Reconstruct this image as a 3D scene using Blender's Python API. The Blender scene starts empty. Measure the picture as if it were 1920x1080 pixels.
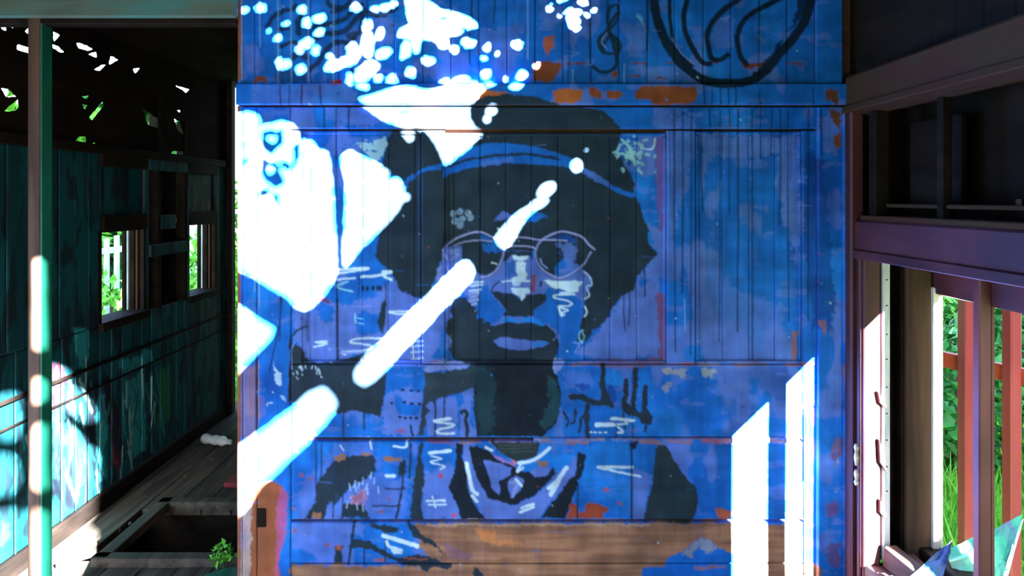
import bpy, bmesh, math, random
import numpy as np
from mathutils import Vector

random.seed(7)
RNG = np.random.default_rng(11)
SC = bpy.context.scene
COL = SC.collection

# ------------------------------------------------------------------ camera, sky, sun, exposure
F = 1390.0            # focal length in pixels of a 1920 px wide frame
H = 1.45              # eye height above the carriage floor
D = 2.2               # distance to the painted partition
CX, CY = 960.0, 372.0 # vanishing point of the carriage's long axis
P = D / F

cam_d = bpy.data.cameras.new('camera')
cam = bpy.data.objects.new('camera', cam_d)
COL.objects.link(cam)
cam.location = (0, 0, H)
cam.rotation_euler = (math.radians(90), 0, 0)
cam_d.sensor_width = 36.0
cam_d.lens = F / 1920 * 36.0
cam_d.shift_y = -(540 - CY) / 1920
cam_d.clip_start = 0.02
SC.camera = cam

SUN = Vector((-1.0, 3.0, -0.98)).normalized()      # the way the light travels
world = bpy.data.worlds.new('sky')
SC.world = world
world.use_nodes = True
wn = world.node_tree.nodes
wn.clear()
w_out = wn.new('ShaderNodeOutputWorld')
w_bg = wn.new('ShaderNodeBackground')
w_sky = wn.new('ShaderNodeTexSky')
w_sky.sky_type = 'NISHITA'
w_sky.sun_disc = False
w_sky.sun_elevation = math.radians(32)
w_sky.sun_rotation = math.atan2(-SUN.x, -SUN.y)
w_bg.inputs['Strength'].default_value = 0.62
world.node_tree.links.new(w_sky.outputs[0], w_bg.inputs['Color'])
world.node_tree.links.new(w_bg.outputs[0], w_out.inputs['Surface'])

sun_d = bpy.data.lights.new('sun_offscreen', 'SUN')
sun_d.energy = 185.0
sun_d.color = (0.95, 0.975, 1.0)
sun_d.angle = math.radians(0.36)
sun = bpy.data.objects.new('sun_offscreen', sun_d)
COL.objects.link(sun)
sun.rotation_euler = SUN.to_track_quat('-Z', 'Y').to_euler()
sun.location = (6, -10, 8)

SC.view_settings.view_transform = 'Standard'
SC.view_settings.look = 'None'
SC.view_settings.gamma = 1.0
SC.view_settings.use_curve_mapping = False
SC.view_settings.exposure = 1.28

# ------------------------------------------------------------------ helpers
def lin(c):
    out = []
    for v in c[:3]:
        v = v / 255.0
        out.append(v / 12.92 if v <= 0.04045 else ((v + 0.055) / 1.055) ** 2.4)
    return tuple(out)

def link(o, parent=None):
    COL.objects.link(o)
    if parent is not None:
        o.parent = parent
    return o

def empty(name, loc=(0, 0, 0)):
    o = bpy.data.objects.new(name, None)
    o.empty_display_size = 0.1
    o.location = loc
    return link(o)

def tag(o, label=None, cat=None, group=None, kind=None):
    if label: o['label'] = label
    if cat: o['category'] = cat
    if group: o['group'] = group
    if kind: o['kind'] = kind
    return o

def put(name, me, mat, parent=None, loc=None):
    """mesh in world coordinates -> object (parents stand at a location only)"""
    o = bpy.data.objects.new(name, me)
    if mat is not None and not me.materials:
        me.materials.append(mat)
    link(o, parent)
    if loc is not None:
        o.location = loc
    elif parent is not None:
        q = parent; off = Vector((0, 0, 0))
        while q is not None:
            off += q.location; q = q.parent
        o.location = -off
    return o

def mesh_from(verts, faces, smooth=False):
    me = bpy.data.meshes.new('m')
    me.from_pydata([tuple(v) for v in verts], [], faces)
    me.update()
    if smooth:
        me.polygons.foreach_set('use_smooth', [True] * len(me.polygons))
    return me

def box(name, x0, x1, y0, y1, z0, z1, mat, parent=None, bev=0.003, jit=0.0):
    bm = bmesh.new()
    bmesh.ops.create_cube(bm, size=1.0)
    for v in bm.verts:
        v.co = Vector((x0 + (v.co.x + .5) * (x1 - x0), y0 + (v.co.y + .5) * (y1 - y0), z0 + (v.co.z + .5) * (z1 - z0)))
        if jit:
            v.co += Vector([random.uniform(-jit, jit) for _ in range(3)])
    if bev:
        b = min(bev, 0.3 * min(abs(x1 - x0), abs(y1 - y0), abs(z1 - z0)))
        bmesh.ops.bevel(bm, geom=bm.edges[:], offset=b, segments=1, affect='EDGES')
    me = bpy.data.meshes.new(name)
    bm.to_mesh(me); bm.free()
    return put(name, me, mat, parent)

def prism(name, pts, axis, a0, a1, mat, parent=None, bev=0.0):
    """polygon pts (two coordinates) pushed along axis 'x', 'y' or 'z' from a0 to a1"""
    bm = bmesh.new()
    def mk(p, a):
        return {'x': (a, p[0], p[1]), 'y': (p[0], a, p[1]), 'z': (p[0], p[1], a)}[axis]
    lo = [bm.verts.new(mk(p, a0)) for p in pts]
    hi = [bm.verts.new(mk(p, a1)) for p in pts]
    n = len(pts)
    bm.faces.new(lo); bm.faces.new(hi[::-1])
    for i in range(n):
        bm.faces.new((lo[i], hi[i], hi[(i + 1) % n], lo[(i + 1) % n]))
    bmesh.ops.recalc_face_normals(bm, faces=bm.faces[:])
    if bev:
        bmesh.ops.bevel(bm, geom=bm.edges[:], offset=bev, segments=1, affect='EDGES')
    me = bpy.data.meshes.new(name)
    bm.to_mesh(me); bm.free()
    return put(name, me, mat, parent)

def beam(name, a, b, w, h, mat, parent=None, up=(0, 0, 1), bev=0.003):
    """squared timber from point a to point b"""
    a, b = Vector(a), Vector(b)
    d = (b - a).normalized(); u = Vector(up)
    s = d.cross(u).normalized(); u = s.cross(d).normalized()
    vs = []
    for p in (a, b):
        for i, j in ((-1, -1), (1, -1), (1, 1), (-1, 1)):
            vs.append(p + s * (i * w / 2) + u * (j * h / 2))
    fs = [(0, 1, 2, 3), (7, 6, 5, 4), (0, 4, 5, 1), (1, 5, 6, 2), (2, 6, 7, 3), (3, 7, 4, 0)]
    bm = bmesh.new()
    bv = [bm.verts.new(v) for v in vs]
    for f in fs: bm.faces.new([bv[i] for i in f])
    bmesh.ops.recalc_face_normals(bm, faces=bm.faces[:])
    if bev:
        bmesh.ops.bevel(bm, geom=bm.edges[:], offset=min(bev, .3 * min(w, h)), segments=1, affect='EDGES')
    me = bpy.data.meshes.new(name)
    bm.to_mesh(me); bm.free()
    return put(name, me, mat, parent)

# ------------------------------------------------------------------ materials
def mat_new(name, rough=0.7, spec=0.3):
    m = bpy.data.materials.new(name)
    m.use_nodes = True
    nt = m.node_tree
    b = nt.nodes['Principled BSDF']
    b.inputs['Roughness'].default_value = rough
    b.inputs['Specular IOR Level'].default_value = spec
    return m, nt, b

def mat_noise(name, stops, scale=(8, 8, 8), detail=6, rough=0.75, bump=0.25, bscale=60, spec=0.25, dist=0.6):
    """two to four colours mixed by stretched noise, with fine relief"""
    m, nt, b = mat_new(name, rough, spec)
    N, L = nt.nodes, nt.links
    tc = N.new('ShaderNodeTexCoord')
    mp = N.new('ShaderNodeMapping'); mp.inputs['Scale'].default_value = scale
    L.new(tc.outputs['Object'], mp.inputs['Vector'])
    no = N.new('ShaderNodeTexNoise'); no.inputs['Scale'].default_value = 1.0
    no.inputs['Detail'].default_value = detail; no.inputs['Distortion'].default_value = dist
    L.new(mp.outputs[0], no.inputs['Vector'])
    cr = N.new('ShaderNodeValToRGB')
    el = cr.color_ramp.elements
    while len(el) < len(stops): el.new(0.5)
    for e, (p_, c) in zip(el, stops):
        e.position = p_; e.color = (*lin(c), 1)
    L.new(no.outputs['Fac'], cr.inputs['Fac'])
    L.new(cr.outputs['Color'], b.inputs['Base Color'])
    if bump:
        n2 = N.new('ShaderNodeTexNoise'); n2.inputs['Scale'].default_value = bscale
        n2.inputs['Detail'].default_value = 4
        mp2 = N.new('ShaderNodeMapping')
        s = max(scale); mp2.inputs['Scale'].default_value = [v / s for v in scale]
        L.new(tc.outputs['Object'], mp2.inputs['Vector']); L.new(mp2.outputs[0], n2.inputs['Vector'])
        bp = N.new('ShaderNodeBump'); bp.inputs['Strength'].default_value = bump
        bp.inputs['Distance'].default_value = 0.004
        L.new(n2.outputs['Fac'], bp.inputs['Height']); L.new(bp.outputs['Normal'], b.inputs['Normal'])
    return m

def mat_vcol(name, rough=0.5, spec=0.3, gscale=(90, 90, 6), bump=0.25, var=0.16):
    """painted board: colour layer of the mesh, brush and grain variation, fine relief"""
    m, nt, b = mat_new(name, rough, spec)
    N, L = nt.nodes, nt.links
    at = N.new('ShaderNodeAttribute'); at.attribute_name = 'Paint'
    tc = N.new('ShaderNodeTexCoord')
    mp = N.new('ShaderNodeMapping'); mp.inputs['Scale'].default_value = gscale
    L.new(tc.outputs['Object'], mp.inputs['Vector'])
    no = N.new('ShaderNodeTexNoise'); no.inputs['Scale'].default_value = 1.0; no.inputs['Detail'].default_value = 5
    L.new(mp.outputs[0], no.inputs['Vector'])
    mr = N.new('ShaderNodeMapRange'); mr.inputs['To Min'].default_value = 1 - var; mr.inputs['To Max'].default_value = 1 + var
    L.new(no.outputs['Fac'], mr.inputs['Value'])
    mx = N.new('ShaderNodeMix'); mx.data_type = 'RGBA'; mx.blend_type = 'MULTIPLY'
    mx.inputs['Factor'].default_value = 1.0
    L.new(at.outputs['Color'], mx.inputs['A']); L.new(mr.outputs[0], mx.inputs['B'])
    L.new(mx.outputs['Result'], b.inputs['Base Color'])
    bp = N.new('ShaderNodeBump'); bp.inputs['Strength'].default_value = bump; bp.inputs['Distance'].default_value = 0.002
    L.new(no.outputs['Fac'], bp.inputs['Height']); L.new(bp.outputs['Normal'], b.inputs['Normal'])
    return m

M = {}
M['paint'] = mat_vcol('painted_board', 0.62, 0.08)
M['teal_wall'] = mat_vcol('teal_painted_board', 0.65, 0.12, gscale=(60, 60, 5))
M['dark_wood'] = mat_noise('shade_dark_wood', [(0.3, (19, 15, 13)), (0.6, (33, 26, 22)), (0.8, (46, 37, 31))], (14, 3, 14), spec=.06)  # browns darkened so the right wall reads as shaded
M['black_wood'] = mat_noise('dark_brown_lining', [(0.3, (19, 15, 13)), (0.6, (33, 26, 22)), (0.8, (46, 37, 31))], (10, 3, 10), rough=0.9, spec=0.06)  # dark brown tones, same as the other dark wood
M['gap'] = mat_noise('dirty_backing', [(0.3, (66, 50, 42)), (0.7, (92, 70, 58))], (20, 20, 20), rough=0.95, spec=0.05)
M['purple'] = mat_noise('worn_maroon_paint', [(0.25, (40, 18, 20)), (0.5, (72, 31, 36)), (0.78, (96, 50, 56)), (0.95, (74, 58, 48))], (9, 3, 9), rough=0.55, spec=0.4)
M['purple_v'] = mat_noise('worn_maroon_paint_upright', [(0.25, (40, 18, 20)), (0.5, (72, 31, 36)), (0.78, (96, 50, 56)), (0.95, (74, 58, 48))], (9, 9, 2.5), rough=0.55, spec=0.4)
M['brown_v'] = mat_noise('bare_brown_wood_upright', [(0.25, (48, 35, 27)), (0.55, (80, 59, 46)), (0.85, (104, 80, 64))], (26, 26, 2.2), rough=0.8)
M['brown_y'] = mat_noise('bare_brown_wood_lengthwise', [(0.25, (54, 40, 33)), (0.55, (88, 66, 54)), (0.85, (112, 88, 72))], (22, 2.2, 22), rough=0.8)
M['beam_old'] = mat_noise('weathered_beam', [(0.2, (34, 25, 19)), (0.45, (66, 51, 36)), (0.65, (72, 43, 35)), (0.88, (58, 64, 38))], (10, 2.4, 10), rough=0.85, spec=.08)  # weathered tones lowered to put the right wall's shade into the colour
M['header'] = mat_noise('teal_stained_header', [(0.25, (46, 62, 58)), (0.5, (82, 98, 86)), (0.75, (50, 120, 118)), (0.95, (104, 92, 76))], (2.2, 8, 10), rough=0.75)
M['white_strip'] = mat_noise('old_white_metal_strip', [(0.25, (140, 150, 156)), (0.6, (188, 196, 200)), (0.9, (214, 220, 222))], (30, 30, 5), rough=0.5)
M['pale_frame'] = mat_noise('pale_peeling_frame', [(0.25, (150, 128, 116)), (0.5, (206, 196, 190)), (0.8, (228, 224, 220))], (40, 40, 3), rough=0.7)
M['floor'] = mat_noise('dusty_floorboard', [(0.25, (34, 30, 27)), (0.5, (66, 58, 51)), (0.8, (98, 87, 76))], (20, 2, 20), rough=0.95)
M['dirt'] = mat_noise('earth', [(0.3, (40, 33, 27)), (0.7, (78, 66, 52))], (6, 6, 6), rough=1.0)
M['red_fence'] = mat_noise('oxide_red_paint', [(0.25, (134, 50, 52)), (0.6, (158, 66, 70)), (0.9, (172, 86, 90))], (12, 12, 2), rough=0.42, spec=0.45)
M['red_rail'] = mat_noise('rust_red_paint', [(0.3, (140, 50, 36)), (0.7, (168, 72, 52))], (12, 12, 12), rough=0.5)
M['grass'] = mat_noise('grass_blades', [(0.3, (70, 150, 40)), (0.55, (120, 190, 62)), (0.8, (176, 216, 100))], (2, 2, 2), rough=0.6, bump=0)
M['leaf_dark'] = mat_noise('deep_green_leaf', [(0.3, (24, 84, 34)), (0.6, (52, 128, 50)), (0.85, (96, 170, 70))], (3, 3, 3), rough=0.5, bump=0)
M['leaf_light'] = mat_noise('bright_green_leaf', [(0.3, (58, 138, 40)), (0.6, (104, 178, 58)), (0.85, (160, 214, 92))], (3, 3, 3), rough=0.5, bump=0)
M['bark'] = mat_noise('bark', [(0.3, (58, 46, 38)), (0.7, (100, 82, 66))], (12, 12, 3))
M['ground'] = mat_noise('meadow_soil', [(0.3, (62, 96, 40)), (0.55, (96, 138, 56)), (0.8, (140, 150, 84))], (1.3, 1.3, 1.3), rough=1.0)
M['sleeper'] = mat_noise('tarred_sleeper', [(0.3, (40, 40, 50)), (0.7, (74, 74, 86))], (3, 12, 12), rough=0.9)
M['steel'] = mat_noise('rail_steel', [(0.3, (120, 124, 140)), (0.7, (164, 168, 182))], (5, 5, 5), rough=0.35)
M['picket'] = mat_noise('pale_picket_paint', [(0.3, (150, 172, 190)), (0.7, (196, 212, 224))], (6, 6, 2), rough=0.6)
M['shed'] = mat_noise('grey_blocker_boards', [(0.3, (96, 92, 84)), (0.7, (132, 126, 114))], (3, 3, 1), rough=0.9)
M['roof'] = mat_noise('rusted_roof_sheet', [(0.3, (60, 44, 38)), (0.7, (98, 76, 64))], (3, 3, 3), rough=0.9)
M['side_wall'] = mat_noise('weathered_lining_boards', [(0.3, (66, 92, 124)), (0.7, (98, 128, 162))], (12, 12, 2), rough=0.9)
# ------------------------------------------------------------------ numpy paint box (works in the partition's own plane,
# one canvas unit = 1.58 mm of wall)
def vnoise(shape, cell, seed, octaves=3, gain=0.5):
    r = np.random.default_rng(seed)
    h, w = shape
    out = np.zeros(shape, np.float32); amp = 1.0; tot = 0
    cx, cy = (cell, cell) if np.isscalar(cell) else cell
    for o in range(octaves):
        gw, gh = int(w / cx) + 3, int(h / cy) + 3
        g = r.random((gh, gw), dtype=np.float32)
        xs = np.arange(w) / cx; ys = np.arange(h) / cy
        xi = xs.astype(int); yi = ys.astype(int)
        fx = (xs - xi).astype(np.float32); fy = (ys - yi).astype(np.float32)
        fx = fx * fx * (3 - 2 * fx); fy = fy * fy * (3 - 2 * fy)
        a = g[yi][:, xi]; b = g[yi][:, xi + 1]; c = g[yi + 1][:, xi]; d = g[yi + 1][:, xi + 1]
        fx = fx[None, :]; fy = fy[:, None]
        out += amp * ((a * (1 - fx) + b * fx) * (1 - fy) + (c * (1 - fx) + d * fx) * fy)
        tot += amp; amp *= gain; cx = max(cx / 2, 1.01); cy = max(cy / 2, 1.01)
    return out / tot

class Canvas:
    def __init__(s, x0, y0, x1, y1, base=(0, 0, 0), seed=3):
        s.x0, s.y0 = x0, y0
        s.w, s.h = int(x1 - x0), int(y1 - y0)
        s.img = np.zeros((s.h, s.w, 3), np.float32)
        s.img[:] = base
        sh = (s.h, s.w)
        s.wx = (vnoise(sh, 7, seed) - .5) * 2.6 + (vnoise(sh, 2.6, seed + 7, 1) - .5) * .9 + (vnoise(sh, 26, seed + 1, 2) - .5) * 1.6
        s.wy = (vnoise(sh, 7, seed + 2) - .5) * 2.6 + (vnoise(sh, 2.6, seed + 8, 1) - .5) * .9 + (vnoise(sh, 26, seed + 3, 2) - .5) * 1.6
    def _win(s, pts, m):
        p = np.asarray(pts, float)
        ax = max(int(p[:, 0].min() - m - s.x0), 0); bx = min(int(p[:, 0].max() + m - s.x0) + 2, s.w)
        ay = max(int(p[:, 1].min() - m - s.y0), 0); by = min(int(p[:, 1].max() + m - s.y0) + 2, s.h)
        if bx <= ax or by <= ay: return None
        yy, xx = np.mgrid[ay:by, ax:bx].astype(np.float32)
        return p, slice(ay, by), slice(ax, bx), xx + s.x0 + .5, yy + s.y0 + .5
    def mask(s, pts, rough=0.0):
        w = s._win(pts, rough * 2.5 + 2)
        if w is None: return None
        p, sy, sx, X, Y = w
        if rough:
            X = X + s.wx[sy, sx] * rough; Y = Y + s.wy[sy, sx] * rough
        ins = np.zeros(X.shape, np.int8)
        dist = np.full(X.shape, 1e9, np.float32)
        n = len(p)
        for i in range(n):
            ax, ay = p[i]; bx, by = p[(i + 1) % n]
            if ay != by:
                c = ((ay > Y) != (by > Y)) & (X < (bx - ax) * (Y - ay) / (by - ay) + ax)
                ins ^= c.astype(np.int8)
            dx, dy = bx - ax, by - ay
            l2 = dx * dx + dy * dy + 1e-9
            t = np.clip(((X - ax) * dx + (Y - ay) * dy) / l2, 0, 1)
            dist = np.minimum(dist, (X - ax - t * dx) ** 2 + (Y - ay - t * dy) ** 2)
        sd = np.sqrt(dist) * np.where(ins > 0, -1, 1)
        return sy, sx, sd
    def blend(s, sy, sx, a, col):
        a = a[..., None]
        s.img[sy, sx] = s.img[sy, sx] * (1 - a) + np.asarray(col, np.float32) * a
    def fill(s, pts, col, rough=2.0, alpha=1.0, soft=1.0):
        r = s.mask(pts, rough)
        if r is None: return
        sy, sx, sd = r
        s.blend(sy, sx, np.clip(.5 - sd / soft, 0, 1) * alpha, col)
    def stroke(s, pts, width, col, rough=0.6, alpha=1.0, smooth=True, taper=False, soft=1.0):
        p = spline(pts) if smooth and len(pts) > 2 else [tuple(q) for q in pts]
        w = s._win(p, width + rough * 2.5 + 2)
        if w is None: return
        p, sy, sx, X, Y = w
        if rough:
            X = X + s.wx[sy, sx] * rough; Y = Y + s.wy[sy, sx] * rough
        best = np.full(X.shape, 1e9, np.float32)
        n = len(p) - 1
        for i in range(n):
            ax, ay = p[i]; bx, by = p[i + 1]
            dx, dy = bx - ax, by - ay
            l2 = dx * dx + dy * dy + 1e-9
            t = np.clip(((X - ax) * dx + (Y - ay) * dy) / l2, 0, 1)
            d = np.sqrt((X - ax - t * dx) ** 2 + (Y - ay - t * dy) ** 2)
            wd = width / 2
            if taper: wd = wd * (1 - .7 * (i / max(n, 1)))
            best = np.minimum(best, d - wd)
        s.blend(sy, sx, np.clip(.5 - best / soft, 0, 1) * alpha, col)
    def ell(s, cx, cy, rx, ry, col, ang=0, rough=1.5, alpha=1.0, soft=1.0):
        ca, sa = math.cos(math.radians(ang)), math.sin(math.radians(ang))
        pts = [(cx + rx * math.cos(t) * ca - ry * math.sin(t) * sa, cy + rx * math.cos(t) * sa + ry * math.sin(t) * ca)
               for t in np.linspace(0, 2 * math.pi, 20)[:-1]]
        s.fill(pts, col, rough, alpha, soft)
    def sample(s, px, py):
        x = np.clip(px - s.x0 - .5, 0, s.w - 1.001); y = np.clip(py - s.y0 - .5, 0, s.h - 1.001)
        xi = x.astype(int); yi = y.astype(int); fx = (x - xi)[:, None]; fy = (y - yi)[:, None]
        I = s.img
        return (I[yi, xi] * (1 - fx) + I[yi, xi + 1] * fx) * (1 - fy) + (I[yi + 1, xi] * (1 - fx) + I[yi + 1, xi + 1] * fx) * fy

def spline(pts, k=6):
    p = [np.array(q, float) for q in pts]
    p = [2 * p[0] - p[1]] + p + [2 * p[-1] - p[-2]]
    out = []
    for i in range(1, len(p) - 2):
        for t in np.linspace(0, 1, k, endpoint=False):
            a, b, c, d = p[i - 1], p[i], p[i + 1], p[i + 2]
            out.append(tuple(.5 * ((2 * b) + (c - a) * t + (2 * a - 5 * b + 4 * c - d) * t * t + (3 * b - a - 3 * c + d) * t ** 3)))
    out.append(tuple(p[-2]))
    return out

def cv(ox, oy, k):
    """reads points noted in an enlarged detail of the wall (origin ox, oy; k times)"""
    return lambda *pts: [(ox + a / k, oy + b / k) for a, b in pts]
c3 = cv(430, 0, 3.272); c4 = cv(1000, 0, 3.2); c7 = cv(700, 180, 3.177); c8 = cv(700, 480, 3.0)
cA = cv(430, 480, 3.6); cB = cv(430, 780, 3.6); cC = cv(800, 780, 3.6); cD = cv(1180, 620, 2.348); cE = cv(1220, 180, 2.16)
cF = cv(810, 420, 6.0); cG = cv(820, 560, 6.353); cH = cv(1030, 670, 6.75); cI = cv(700, 660, 6.355); cJ = cv(480, 0, 6.0); cK = cv(430, 180, 3.376)

BLUE, BLUE2, DEEP = lin((20, 98, 192)), lin((26, 122, 216)), lin((15, 66, 150))
LAV, LAV2 = lin((80, 114, 200)), lin((114, 140, 214))
INK, INK2, TEALD = lin((32, 50, 66)), lin((20, 33, 47)), lin((30, 70, 84))
PALE, CYAN = lin((182, 220, 246)), lin((120, 200, 234))
WOOD, WOOD2, WOODD = lin((134, 102, 84)), lin((152, 118, 94)), lin((104, 80, 70))
RUST, RUST2, MAR = lin((124, 68, 42)), lin((150, 82, 66)), lin((140, 50, 60))
GREYW = lin((158, 146, 138))

PC = Canvas(425, -60, 1625, 1300, BLUE, 3)
def wash(col, cell, thr, seed, amt=1.0, soft=0.06, region=None, octv=3):
    n = vnoise((PC.h, PC.w), cell, seed, octv)
    a = np.clip((n - thr) / soft, 0, 1) * amt
    if region is not None:
        x0, y0, x1, y1 = [int(v) for v in region]
        m = np.zeros_like(a); m[y0 + 60:y1 + 60, x0 - 425:x1 - 425] = 1
        a = a * m
    PC.img[:] = PC.img * (1 - a[..., None]) + np.asarray(col, np.float32) * a[..., None]
# rolled-on blues: lavender under-coat showing through, brighter and deeper passes
wash(BLUE2, (60, 90), .56, 21, .6, .12)
wash(LAV, (52, 90), .60, 22, .8, .05)
wash(DEEP, (80, 130), .66, 23, .6, .10)
wash(LAV, (40, 16), .66, 24, .55, .05)
# larger patches of lavender and blue seen on the wall
f = PC.fill
f(c8((30, 190), (200, 200), (300, 260), (380, 340), (350, 560), (330, 620), (60, 620), (20, 480)), LAV, 6)
f(cA((430, 350), (600, 280), (760, 330), (1050, 260), (1200, 300), (1050, 560), (760, 690), (540, 690), (430, 560)), LAV, 6)
f(cA((600, 300), (720, 340), (700, 430), (650, 460), (590, 400)), BLUE, 5)
f(cA((850, 400), (940, 380), (1040, 420), (1040, 500), (920, 540), (850, 520)), BLUE, 5)
f(c8((1480, 90), (1600, 100), (1620, 560), (1300, 580), (1130, 560), (1200, 500), (1290, 400), (1380, 260)), LAV, 6)
f(c8((1490, 90), (1590, 60), (1560, 130), (1500, 180)), BLUE, 4)
f(c7((1580, 230), (1730, 230), (1740, 460), (1600, 480), (1540, 420)), LAV, 5)
f(c7((1620, 750), (1740, 800), (1740, 1080), (1560, 1080), (1700, 930)), LAV, 5)
f(cE((200, 160), (600, 160), (600, 700), (560, 560), (500, 330), (520, 230), (420, 250), (280, 240), (230, 280), (205, 420)), LAV, 7, .85)
f(cE((190, 640), (270, 600), (330, 760), (520, 860), (560, 1000), (520, 1060), (200, 1060)), LAV, 9, .55)
f(cE((270, 470), (340, 480), (400, 560), (540, 580), (540, 780), (430, 820), (300, 740), (250, 600)), BLUE, 8, .8)
f(cE((700, 80), (770, 120), (750, 240), (700, 230)), LAV, 5, .8)
f(cE((630, 220), (700, 260), (740, 700), (740, 950), (660, 940), (620, 560)), DEEP, 6, .8)
f(cE((60, 80), (180, 80), (180, 220), (60, 700), (40, 560)), LAV, 7, .6)
f(c3((70, 520), (730, 520), (800, 600), (760, 640), (60, 640)), LAV, 4, .45)
f(c3((580, 640), (830, 650), (980, 750), (830, 790), (600, 720)), LAV, 5, .7)
f(c3((1170, 380), (1420, 400), (1400, 470), (1180, 470)), LAV, 5, .8)
f(c3((1540, 180), (1800, 160), (1790, 330), (1500, 330)), LAV, 7, .6)
f(c3((900, 100), (1010, 130), (1000, 270), (900, 260)), LAV, 5, .8)
f(c4((40, 20), (180, 40), (160, 140), (60, 160)), LAV, 6, .6)
f(c4((530, 140), (680, 160), (690, 300), (560, 320)), LAV, 6, .6)
f(c4((580, 390), (900, 400), (980, 490), (700, 490)), LAV, 6, .6)
f(c4((1080, 120), (1200, 110), (1190, 280), (1080, 300)), LAV, 6, .55)
f(cB((420, 600), (560, 400), (700, 200), (980, 170), (1000, 240), (800, 260), (640, 400), (560, 560), (500, 690), (420, 690)), LAV, 9, .45)
f(cB((740, 560), (1000, 380), (1220, 440), (1200, 690), (960, 690)), LAV, 8, .5)
f(cB((1310, 380), (1500, 360), (1510, 690), (1310, 690), (1290, 500)), LAV, 6, .85)
f(cB((420, 730), (560, 730), (520, 860), (420, 900)), LAV, 5, .8)
f(cB((730, 720), (930, 720), (900, 800), (740, 800)), LAV, 5, .8)
f(cA((120, 740), (200, 700), (210, 1080), (110, 1080)), lin((112, 100, 160)), 6, .8)
f(cI((150, 500), (600, 470), (560, 1000), (100, 1000), (110, 640)), LAV, 6, .9)
f(cI((600, 560), (720, 590), (850, 530), (980, 500), (1190, 460), (1200, 800), (1210, 1000), (640, 1000)), LAV, 5)
f(cI((150, 280), (440, 300), (470, 380), (320, 430), (280, 480), (160, 480)), BLUE, 4)
f(cI((240, 510), (350, 540), (370, 620), (570, 640), (540, 760), (290, 740), (260, 620)), BLUE, 3)
f(cI((980, 500), (1050, 500), (1080, 620), (1020, 680), (990, 640)), BLUE, 3)
f(cI((1160, 580), (1190, 600), (1200, 900), (1150, 860)), BLUE, 3)
f(cI((1000, 680), (1040, 700), (1030, 1000), (1000, 1000)), BLUE, 3)
f(cH((180, 160), (300, 140), (480, 180), (560, 330), (400, 420), (200, 420)), LAV, 6, .45)
f(cH((320, 340), (460, 320), (500, 380), (400, 410)), DEEP, 4, .9)
f(cH((700, 140), (900, 160), (940, 300), (880, 360), (700, 310)), BLUE2, 5)
f(cH((760, 330), (830, 420), (850, 560), (760, 560), (720, 430)), DEEP, 4, .9)
f(cC((1090, 190), (1360, 180), (1360, 580), (1090, 560), (1040, 440)), BLUE2, 6, .6)
f(cC((1400, 360), (1510, 430), (1460, 690), (1400, 690)), LAV, 5, .6)
f(cD((10, 600), (100, 640), (60, 840), (10, 840)), LAV, 5, .7)
# ---- worn edges down to wood / rust
def chip(pts, col=RUST, r=3): f(pts, col, r)
chip(c4((120, 540), (200, 530), (290, 540), (285, 600), (220, 625), (130, 610)), lin((168, 96, 54)))
chip(c4((330, 520), (400, 540), (400, 590), (340, 580))); chip(c4((440, 540), (550, 560), (500, 600), (445, 590)))
chip(c4((600, 570), (650, 515), (980, 515), (985, 570), (940, 625), (720, 628), (700, 590), (640, 600)))
chip(c4((0, 370), (170, 375), (130, 470), (90, 495), (0, 480))); chip(c4((60, 220), (120, 210), (125, 290), (75, 340), (55, 280)), RUST2)
chip(c4((470, 430), (510, 420), (505, 460), (480, 460))); chip(c4((1250, 385), (1390, 372), (1380, 400), (1260, 405)), lin((110, 60, 46)))
chip(c4((1750, 530), (1830, 540), (1830, 640), (1760, 600)), lin((96, 60, 44)), 4); chip(c4((1760, 660), (1850, 680), (1840, 780), (1800, 720)), lin((96, 60, 44)), 4)
chip(c4((1800, 820), (1850, 800), (1850, 900), (1810, 880)), lin((120, 72, 46)), 4)
chip(c3((1020, 560), (1080, 535), (1140, 560), (1130, 600), (1040, 600)), RUST2); chip(c3((1180, 580), (1330, 560), (1310, 610), (1180, 605)))
chip(c3((1450, 570), (1560, 545), (1720, 580), (1690, 620), (1560, 630), (1470, 625)), lin((178, 100, 56)))
chip(c3((160, 470), (230, 470), (240, 500), (150, 505)), lin((120, 66, 48))); chip(c3((620, 490), (700, 490), (690, 520), (620, 515)), MAR, 2)
for x, y, w in ((1030, 118, 30), (1075, 119, 22), (1200, 118, 26), (1260, 117, 20), (1330, 117, 30), (1490, 118, 28), (1090, 118, 16), (1190, 142, 22), (1240, 146, 16)):
    PC.stroke([(x - w / 2, y), (x + w / 2, y + 1)], 3, lin((110, 58, 50)), 2)
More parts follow.
